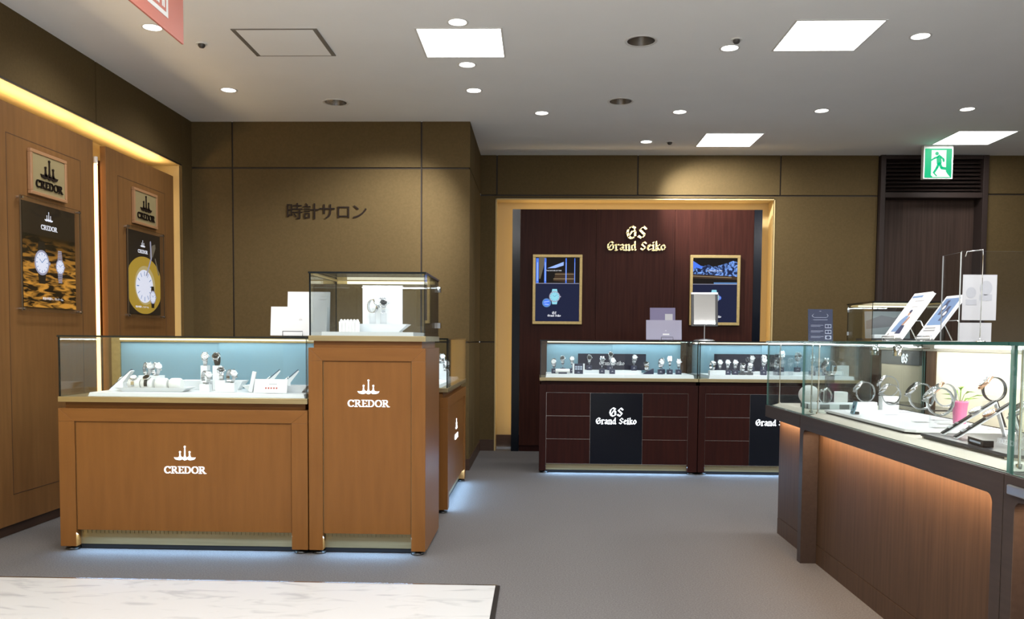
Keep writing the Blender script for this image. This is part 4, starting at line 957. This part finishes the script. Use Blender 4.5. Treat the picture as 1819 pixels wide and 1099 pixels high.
def wblock(label, loc, w, d, h, m='white_acrylic', arm=None, top=None): return block('display_block', label, 'display block', m, loc, w, d, h, 0, 'white display blocks', arm, top)
wblock('white block under two bracelet watches behind the cushions', (-2.106, 4.52, HT), .12, .06, .078)
hw(0, 'left bracelet watch standing behind the ivory cushions', (-2.130, 4.52, HT+.078), .9, 30); hw(0, 'right bracelet watch standing behind the ivory cushions', (-2.083, 4.52, HT+.078), .9, 30)
for x, y, h, kind, rz, wh in ((-1.760, 4.40, .040, 0, .9, 'left front'), (-1.676, 4.40, .062, 1, .25, 'middle front'), (-1.626, 4.40, .048, 0, .9, 'right front'), (-1.818, 4.54, .134, 0, .3, 'tall left rear'), (-1.752, 4.54, .134, 3, .1, 'tall right rear')):
    wblock('white block, %s of the middle cluster in wide honey wood case' % wh, (x, y, HT), .052 if h < .1 else .036, .045, h)
    hw(kind, 'watch on the %s white block, middle cluster of wide honey wood case' % wh, (x, y, HT+h), rz, 30)
def sloped(label, wl, loc, rz, s=1.0):
    t = thing('sloping_rest', label, 'watch rest', loc, rz, 'sloping white watch rests')
    mb = MB('white_acrylic'); mb.xf = T(0, .02, 0) @ FRONT; mb.prism([(-.045, 0), (.03, 0), (.03, .045), (.075, .105), (.070, .108), (-.045, .006)], 0, .04); mb.build('rest', t)
    t2 = thing('wristwatch', wl, 'watch', loc, rz, 'watches in the honey wood showcases')
    Rm = T(.012, 0, .0585) @ Matrix.Rotation(-math.radians(41), 4, 'Y')
    mb = MB('leather_navy'); mb.xf = Rm; mb.box(-.075, -.009, .001, -.014, .009, .004).box(.014, -.009, .001, .080, .009, .004); mb.build('strap', t2)
    mb = MB('steel'); mb.xf = Rm; mb.lathe([(.015, .001), (.019, .003), (.019, .007), (.016, .009)], 26); mb.build('watch_case', t2)
    mb = MB('dial_white'); mb.xf = Rm; mb.disc(0, 0, .0155, .0155, .0088, .0094, 24); mb.build('dial', t2)
sloped('sloping white rest at the left end of wide honey wood case', 'navy strap watch laid along the sloping rest at left end', (-2.235, 4.42, HT), .0)
sloped('sloping white rest behind the price card, left one of two', 'navy strap watch on left sloping rest behind the price card', (-1.452, 4.44, HT+.0055), .3)
sloped('sloping white rest behind the price card, right one of two', 'navy strap watch on right sloping rest behind the price card', (-1.352, 4.44, HT+.0055), .3)
t = thing('sign_card', 'slim white upright tag leaning left of the price card', 'card', (-1.515, 4.37, HT)); mb = MB('white_paper'); mb.xf = Matrix.Rotation(.22, 4, 'Y'); mb.box(-.010, 0, .003, .010, .012, .112); mb.build('card', t)
t = thing('price_card', 'white price card with faint red print at front right of case', 'card', (-1.389, 4.315, HT+.002))
mb = MB('white_paper'); Rl = Matrix.Rotation(-.35, 4, 'X'); mb.xf = Rl; mb.box(-.088, 0, 0, .085, .004, .075); mb.build('card', t)
mb = MB('red_print'); mb.xf = Rl @ T(0, -.0002, 0) @ FRONT
for i in range(5): mb.box(-.030+i*.014, .022, 0, -.022+i*.014, .030, .0003)
mb.use('ghost_print').box(-.012, .045, 0, .03, .050, .0003); mb.build('print', t)
MB('white_paper').add([(-.03, .006, .0), (.03, .006, .0), (.03, .055, 0), (-.03, .055, 0), (-.02, .024, .05), (.02, .024, .05)], [(3, 2, 1, 0), (0, 1, 5, 4), (2, 3, 4, 5), (1, 2, 5), (3, 0, 4)]).build('strut', t)
# on top of the wide honey wood case
def d_wh(mb): mb.use('ghost_print').box(.085, .100, 0, .10, .102, .0004); mb.use('grey_print').prism([(.045, .155), (.095, .120), (.05, .120)], 0, .0004); mb.use('ghost_print').box(.062, .20, 0, .095, .203, .0004).box(.062, .22, 0, .095, .222, .0004)
def d_wh2(mb): crest(mb.use('ghost_print'), .01, .085, .022, 0, .0004)
booklet('brochure', 'white brochure with grey corner print, rear one on honey wood case', (-1.285, 4.655, ZT+.007), .02, .235, .245, .10, 'white_paper', .012, d_wh)
booklet('brochure', 'plain white brochure propped in front on honey wood case', (-1.330, 4.625, ZT+.007), -.02, .315, .160, .10, 'white_paper', .014, d_wh2)
easel('black wire stand holding the white brochures', (-1.352, 4.612, ZT), 0, .11, .07, .08)
# in the tall honey wood case
KT = 1.133
t = thing('brand_card', 'white square card with grey crest inside the tall honey wood showcase', 'card', (-.844, 4.52, KT))
MB('white_acrylic').box(-.107, 0, .0, .107, .012, .250).build('card', t)
mb = MB('ghost_print'); mb.xf = T(0, -.0003, 0) @ FRONT; crest(mb, 0, .176, .050, 0, .0006); nibtext(mb, SF, 'CREDOR', -.045, .150, .09, 0, .0006); mb.build('print', t)
boat_tray('white boat shaped tray in front of the crest card, tall honey wood case', (-.861, 4.44, KT), .347, .14, .042, .05)
t = thing('watch_cushion', 'white ridged cushion roll at left in tall honey wood case', 'cushion', (-.981, 4.335, KT))
mb = MB('white_cushion')
for i in range(6): mb.box(-.050+i*.0168, -.02, 0, -.050+i*.0168+.0155, .02, .052).lathe([(.0078, .052), (.0078, .058), (.004, .064)], 12, -.042+i*.0168, 0)
mb.build('cushion_roll', t)
for x, kind, rz, lab in ((-.884, 0, 1.1, 'left bracelet watch on clear stand before the crest card'), (-.827, 1, .2, 'right bracelet watch on clear stand before the crest card')):
    t = block('watch_stand', lab.replace('left bracelet watch on clear stand', 'left clear watch stand').replace('right bracelet watch on clear stand', 'right clear watch stand'), 'watch stand', 'acrylic', (x, 4.455, KT+.0055), .03, .03, .096)
    hw(kind, lab, (x, 4.455, KT+.0055+.096), rz, 30)
# in the side showcase
for k, (xx, yy) in enumerate(((-.668, 6.00), (-.712, 6.36))):
    wh = ('nearer', 'farther')[k]
    t = wblock('white block, %s one in the aisle side honey wood case' % wh, (xx, yy, HT), .05, .05, .062); hw(k, 'watch on the %s white block in the aisle side honey wood case' % wh, (xx, yy, HT+.062), .4, 30)
t = wblock('tall white block in the aisle side honey wood case', (-.715, 6.14, HT), .05, .05, .11); hw(0, 'watch on the tall white block in the aisle side honey wood case', (-.715, 6.14, HT+.11), .4, 30)

# --- walnut counter: inside
VT = .752
rc = {}
def ring_watch(kind, label, loc, rz=-PI/2, face=35, s=1.55):
    key = ('r', kind, face)
    if key not in rc:
        st, ca, di, li = [('steel', 'steel', 'dial_white', True), ('steel', 'steel', 'dial_black', True), ('leather_black', 'rose_gold', 'dial_white', False), ('steel_brushed', 'rose_gold', 'dial_black', True)][kind]
        rc[key] = watch('wristwatch', label, st, ca, di, loc, rz, face, s, 'watches in the walnut counter', link=li); return rc[key]
    return dup(rc[key], loc, rz, label=label, group='watches in the walnut counter', scale=s)
def riser(name, label, x0, y0, x1, y1, z, th, top, edge, cham=.03):
    t = thing(name, label, 'display riser', (0, 0, z))
    MB(top).prism([(x0, y1), (x0, y0+cham), (x0+cham, y0), (x1, y0), (x1, y1)], th*.45, th).build('plate', t)
    MB(edge).prism([(x0+.004, y1-.004), (x0+.004, y0+cham+.004), (x0+cham+.004, y0+.004), (x1-.004, y0+.004), (x1-.004, y1-.004)], 0, th*.45).build('base', t)
    mb = MB('black').box(x0+.002, y0+cham+.02, .001, x0+.0045, y1-.02, th*.36); mb.build('front_strip', t); return t
riser('display_riser', 'long pale acrylic riser along the front of the walnut counter', 1.395, 3.225, 1.78, 4.165, VT, .018, 'white_acrylic', 'acrylic')
riser('display_riser', 'dark grey riser plate on cream base in nearer half of walnut counter', 1.395, 2.52, 1.82, 3.12, VT, .018, 'dark_grey', 'cream_velvet')
RT = VT+.0188
def acrylic_block(label, loc, w, d, h): return block('acrylic_block', label, 'display block', 'acrylic', loc, w, d, h, 0, 'clear acrylic blocks')
for x, y, zc, kind, s, wh in ((1.60, 3.886, .863, 0, 1.45, 'alone at the middle of the long pale riser'), (1.58, 3.536, .878, 1, 1.70, 'left of the pair beside the pink pot'), (1.55, 3.309, .873, 0, 1.70, 'nearest of the cluster before the pink pot'),
                                (1.64, 3.46, .890, 3, 1.45, 'behind the pair beside the pink pot')):
    h = zc-.031*s-RT-.001
    acrylic_block('clear acrylic block under the watch ' + wh, (x, y, RT), .06, .05, h)
    ring_watch(kind, 'large ring shaped watch ' + wh, (x, y, RT+h), -PI/2-.2, 40, s)
for x, y, zc, kind, s, wh in ((1.73, 3.265, .925, 2, 1.45, 'high on its clear block before the cream back panel'), (1.68, 2.84, .966, 1, 1.3, 'high at the right edge of view'), (1.52, 2.66, .863, 1, 1.6, 'low at the right edge of view')):
    h = zc-.031*s-RT-.001
    acrylic_block('clear acrylic block under the watch ' + wh, (x, y, RT), .06, .05, h)
    ring_watch(kind, 'ring shaped watch ' + wh, (x, y, RT+h), -PI/2-.2, 40, s)
t = thing('acrylic_shelf', 'raised clear acrylic shelf with dark edge behind the ring watches', 'display riser', (0, 0, RT))
MB().pane(1.665, 3.60, .040, 1.775, 4.10, .046, 'acrylic', 'black', 'z').build('shelf_plate', t)
for y in (3.64, 4.06): MB('acrylic').box(1.67, y-.02, 0, 1.77, y+.02, .0395).build('support', t)
def strap_display(lab_w, lab_r, x, y, m, case, dial):
    rz = PI/2-.12; YZ = Matrix(((0, 0, 1, 0), (1, 0, 0, 0), (0, 1, 0, 0), (0, 0, 0, 1)))
    t = thing('strap_rest', lab_r, 'watch rest', (x, y, RT), rz, 'tent shaped rests')
    mb = MB('white_acrylic'); mb.xf = YZ; mb.prism([(.100, 0), (.094, 0), (-.074, .1165), (-.108, 0), (-.112, 0), (-.076, .1215)], -.014, .014); mb.build('rest', t)
    t = thing('strap_watch', lab_w, 'watch', (x, y, RT), rz, 'long strap watches')
    Rm = T(0, .1005, .0008) @ Matrix.Rotation(-math.atan2(.1215, .176), 4, 'X') @ Matrix.Rotation(-PI/2, 4, 'Z')        # local x runs up the slope
    mb = MB(m); mb.xf = Rm; mb.prism([(.002, -.0085), (.008, -.011), (.118, -.011), (.118, .011), (.008, .011), (.002, .0085)], .0015, .005); mb.box(.160, -.011, .0015, .213, .011, .005); mb.build('strap', t)
    mb = MB('steel_brushed'); mb.xf = Rm; mb.box(.030, -.014, .0052, .046, .014, .0085); mb.build('buckle', t)
    mb = MB('steel_brushed'); mb.xf = Rm; mb.box(.062, -.013, .0052, .068, .013, .0075); mb.build('strap_loop', t)
    mb = MB(case); mb.xf = Rm @ T(.139, 0, .0052); mb.lathe([(.017, 0), (.0225, .002), (.0230, .007), (.0205, .0105)], 30); mb.box(.0225, -.003, .003, .028, .003, .007); mb.build('watch_case', t)
    mb = MB(dial); mb.xf = Rm @ T(.139, 0, .0052); mb.disc(0, 0, .019, .019, .0102, .0108, 28); mb.use('dial_black' if dial == 'dial_white' else 'steel')
    for k in range(12): q = k*PI/6; mb.stroke([(.013*math.sin(q), .013*math.cos(q)), (.0165*math.sin(q), .0165*math.cos(q))], PI/4, .0015, .0015, .0108, .0112)
    mb.build('dial', t)
    mb = MB(m); mb.xf = YZ; mb.prism([(-.0775, .1245), (-.0805, .1215), (-.1125, .030), (-.1095, .030)], -.011, .011); mb.build('strap_tail', t)
strap_display('black strap watch with steel case laid up the tent shaped rest', 'tent shaped rest under steel black strap watch, farther one', 1.545, 3.055, 'leather_black', 'steel', 'dial_white')
strap_display('black strap watch with rose gold case laid up the tent shaped rest', 'tent shaped rest under rose gold strap watch, nearer one', 1.535, 2.940, 'leather_black', 'rose_gold', 'dial_white')
t = thing('name_block', 'black name block lying on dark riser below strap watches', 'sign', (1.425, 2.76, RT), -.12)
MB('black').box(-.016, -.065, 0, .016, .065, .022).build('block', t, .002); mb = MB('sign_text'); mb.xf = T(-.0165, 0, .008) @ FACE_NX; mb.box(-.045, 0, 0, .045, .006, .0004); mb.build('print', t)
t = thing('tag_stand', 'small grey tag on a stand near end of pale riser', 'tag', (1.43, 3.90, RT), 0)
mb = MB('grey_panel'); Rt = Matrix.Rotation(.25, 4, 'Y'); mb.xf = Rt; mb.box(0, -.022, .002, .004, .022, .060); mb.build('card', t)
mb = MB('sign_blue'); mb.xf = Rt @ T(-.0003, 0, .034) @ FACE_NX; mb.disc(0, 0, .008, .008, 0, .0004, 16); mb.build('print', t); MB('plastic_dark').box(.002, -.012, 0, .03, .012, .012).build('foot', t)
t = thing('potted_plant', 'small green plant in a pink pot before the cream back panel', 'plant', (1.72, 3.50, RT))
MB('pink_cup').lathe([(.024, 0), (.028, .07), (.031, .085), (.031, .092), (.028, .092), (.027, .078)], 22, caps=False).disc(0, 0, .024, .024, 0, .004, 20).build('pot', t)
MB('plastic_dark').disc(0, 0, .026, .026, .072, .078, 18).build('soil', t)
mb = MB('leaf_green')
for i in range(9):
    a = i*2.4; r = .03+.02*(i % 3); h = .10+.016*(i % 4); ca, sa = math.cos(a), math.sin(a)
    mb.tube([(0, 0, .076), (ca*r*.4, sa*r*.4, h-.01)], .0012, 6)
    mb.add([(ca*r*.4, sa*r*.4, h-.012), (ca*r*.85-sa*.009, sa*r*.85+ca*.009, h+.004), (ca*r*1.5, sa*r*1.5, h+.002), (ca*r*.85+sa*.009, sa*r*.85-ca*.009, h+.004), (ca*r*.85, sa*r*.85, h-.001)], [(0, 4, 1), (1, 4, 2), (2, 4, 3), (3, 4, 0)])
mb.build('leaves', t)
# bright cluster near the far end
block('display_block', 'tall white block with bright watches at far end of long counter', 'display block', 'white_acrylic', (1.60, 4.10+.09, VT), .10, .05, .055)
ring_watch(0, 'ring shaped watch on tall white block at far end of long counter', (1.60, 4.19, VT+.055), -PI/2-.2, 40, 1.55)
block('display_block', 'white block with tilted watch at left of pale riser rear', 'display block', 'white_acrylic', (1.71, 4.18, VT), .08, .05, .085)
ring_watch(1, 'ring shaped watch on white block behind, far end of long counter', (1.71, 4.18, VT+.085), -PI/2-.4, 40, 1.55)
# far section
t = thing('checker_base', 'low base with grey and white checker edge in end section', 'display riser', (1.40, 4.40, VT))
mb = MB('white_acrylic').box(0, 0, .0, .30, .16, .026); n = 6
for i in range(n):
    mb.use('checker_grey' if i % 2 else 'white_acrylic').box(i*.05, -.0015, .001, i*.05+.05, 0, .025).box(-.0015, i*.026, .001, 0, i*.026+.026, .025)
mb.build('base', t)
ring_watch(1, 'dark watch lying on the checker edged base', (1.50, 4.47, VT+.0275), -PI/2, 70, 1.2)
t = thing('watch_cushion', 'round ivory cushion ball beside checker base in end section', 'cushion', (1.50, 4.74, VT))
mb = MB('white_cushion'); mb.lathe([(.02, 0)]+[(.056*math.sin(a*PI/12), .054-.054*math.cos(a*PI/12)) for a in range(2, 12)]+[(.002, .108)], 26); mb.build('ball', t)
block('display_block', 'low white box right of the cushion ball in end section', 'display block', 'white_acrylic', (1.66, 4.78, VT), .11, .08, .070)
block('watch_stand', 'tall dark stand carrying a dark watch in end section', 'watch stand', 'black', (1.585, 4.66, VT), .04, .04, .165)
ring_watch(1, 'dark watch on tall dark stand in end section of counter', (1.585, 4.66, VT+.165), -PI/2+.3, 30, 1.3)
# small bright spot lamps under the top rails
sp = None
for x, y, lab in ((1.72, 4.40, 'small bright spot lamp under top rail, end section of counter'), (1.72, 4.12, 'small bright spot lamp under top rail, far end of long counter'), (1.72, 3.0, 'small bright spot lamp under top rail, nearer half of long counter')):
    if sp is None:
        sp = thing('spot_lamp', lab, 'lamp', (x, y, 1.020), 0, 'counter spot lamps')
        mb = MB('chrome'); mb.tube([(.153, 0, .055), (0, 0, .055)], .005, 10); mb.build('arm', sp)
        MB('chrome').lathe([(.010, .07), (.018, .06), (.020, .03), (.020, .015)], 18, caps=False).disc(0, 0, .010, .010, .066, .07, 16).build('lamp_head', sp)
        MB('lamp_glow').disc(0, 0, .018, .018, .016, .020, 18).build('bulb', sp); c = sp
    else: c = dup(sp, (x, y, 1.020), 0, label=lab)
    light('counter_spot', 'SPOT', (0, 0, .010), 2.2, (.95, .98, 1), c, (.016, 0), (-.25, 0, -1), spot=90, blend=.7)

# --- on top of the walnut counter
TT = 1.104
def lean_booklet(label, x, y, w, h, lean, deco, th=.008):
    t = thing('brochure', label, 'brochure', (x, y, TT+.0065+th*math.sin(lean)), 0, 'brochures on the walnut counter')
    Rm = Matrix.Rotation(lean, 4, 'Y')
    mb = MB('white_paper'); mb.xf = Rm; mb.box(.001, -w/2+.001, .001, th-.001, w/2-.001, h-.001); mb.build('pages', t)
    mb = MB('white_acrylic'); mb.xf = Rm; mb.box(0, -w/2, .0, .001, w/2, h).box(th-.001, -w/2, 0, th, w/2, h).box(.001, w/2-.001, 0, th-.001, w/2, h); mb.build('cover', t)
    mb = MB(); mb.xf = Rm @ T(-.0004, 0, 0) @ FACE_NX; deco(mb); mb.build('cover_print', t)
def d_man(mb):
    mb.use('blue_print').box(-.075, .198, 0, .02, .208, .0004); mb.use('ghost_print').box(-.02, .178, 0, .06, .183, .0004).box(-.01, .150, 0, .04, .153, .0004)
    mb.use('skin_print').disc(.012, .120, .010, .013, .0003, .0006, 16); mb.use('navy_print').disc(.012, .129, .011, .008, .0006, .0009, 14)
    mb.use('blue_print').prism([(-.045, .03), (.01, .03), (.022, .075), (.02, .108), (-.005, .108), (-.03, .085)], .0002, .0005)
    mb.use('skin_print').prism([(.012, .062), (.03, .06), (.042, .10), (.030, .104)], .0004, .0007); mb.use('navy_print').prism([(.005, .02), (.055, .02), (.045, .06), (.012, .062)], .0003, .0006)
    mb.use('black').box(-.055, .012, 0, -.05, .022, .0004)
def d_watches(mb):
    mb.use('blue_print').box(-.060, .065, 0, .060, .195, .0004); mb.use('navy_print')
    for a, b in ((-.02, .15), (.022, .12)):
        mb.use('navy_print').disc(a, b, .019, .019, .0004, .0007, 20).box(a-.011, b+.016, .0004, a+.011, b+.035, .0006).box(a-.011, b-.035, .0004, a+.011, b-.016, .0006); mb.use('white_paper').disc(a, b, .011, .011, .0007, .0009, 18)
    mb.use('grey_print').box(-.05, .048, 0, .035, .054, .0004).box(-.05, .036, 0, .045, .042, .0004); mb.use('blue_print').box(-.055, .012, 0, .058, .014, .0004)
lean_booklet('white leaning brochure with a man in blue, left one of two', 1.425, 3.48, .165, .222, .60, d_man, .014)
lean_booklet('white leaning brochure with two dark watches on blue, right one', 1.500, 3.36, .150, .208, .62, d_watches)
def side_easel(label, x, y, w, lean, h):
    t = thing('wire_stand', label, 'stand', (x, y, TT)); r = .0022; dx = math.sin(lean)*h; dz = math.cos(lean)*h
    MB('chrome').tube([(-.012, -w/2, .02), (-.012, -w/2, r), (.13, -w/2, r), (.13, w/2, r), (-.012, w/2, r), (-.012, w/2, .02), (-.012, -w/2, .02)], r, 8).build('wire_base', t)
    MB('chrome').tube([(.13, -w/2, r), (.032+dx, -w/2, dz), (.032+dx, w/2, dz), (.13, w/2, r)], r, 8).build('wire_back', t)
side_easel('wire stand behind the brochure with a man in blue', 1.430, 3.49, .12, .60, .10)
side_easel('wire stand behind the brochure with two dark watches', 1.505, 3.345, .12, .62, .10)
t = thing('acrylic_screen', 'clear upright acrylic screen standing on the walnut counter', 'screen', (1.50, 3.08, TT))
MB().pane(0, -.004, 0, .40, .0, .322, 'acrylic', 'acrylic_edge', 'y').build('front_sheet', t)
MB().pane(-.005, -.004, 0, -.001, .13, .318, 'acrylic', 'acrylic_edge', 'x').build('side_sheet', t)
t = thing('paper_sheet', 'upper white sheet with faint grey print fixed behind acrylic screen', 'paper', (1.60, 3.083, 1.262-.001)); t.location.z = 1.262
MB('paper_back').box(-.090, 0, -.080, .030, .001, .082).build('sheet', t); mb = MB('ghost_print'); mb.xf = T(0, -.0003, 0) @ FRONT; mb.disc(-.06, .018, .018, .020, 0, .0003, 18).disc(-.008, .035, .022, .026, 0, .0003, 18).box(-.078, -.026, 0, -.040, -.006, .0003).box(-.03, -.010, 0, .014, .012, .0003); mb.build('print', t)
t = thing('paper_sheet', 'lower plain white sheet below the printed sheet at acrylic screen', 'paper', (1.60, 3.083, TT)); MB('paper_back').box(-.100, 0, 0, .016, .001, .068).build('sheet', t)
t = thing('sign_holder', 'thin wire sign hook standing before the acrylic screen', 'stand', (1.562, 3.055, TT))
MB('chrome').tube([(-.06, 0, .30), (-.055, 0, .318), (0, 0, .325), (.002, 0, .30), (.0, 0, .01)], .0018, 8).build('wire', t); MB('chrome').lathe([(.018, 0), (.018, .003), (.006, .006), (.003, .012)], 20).build('foot', t)
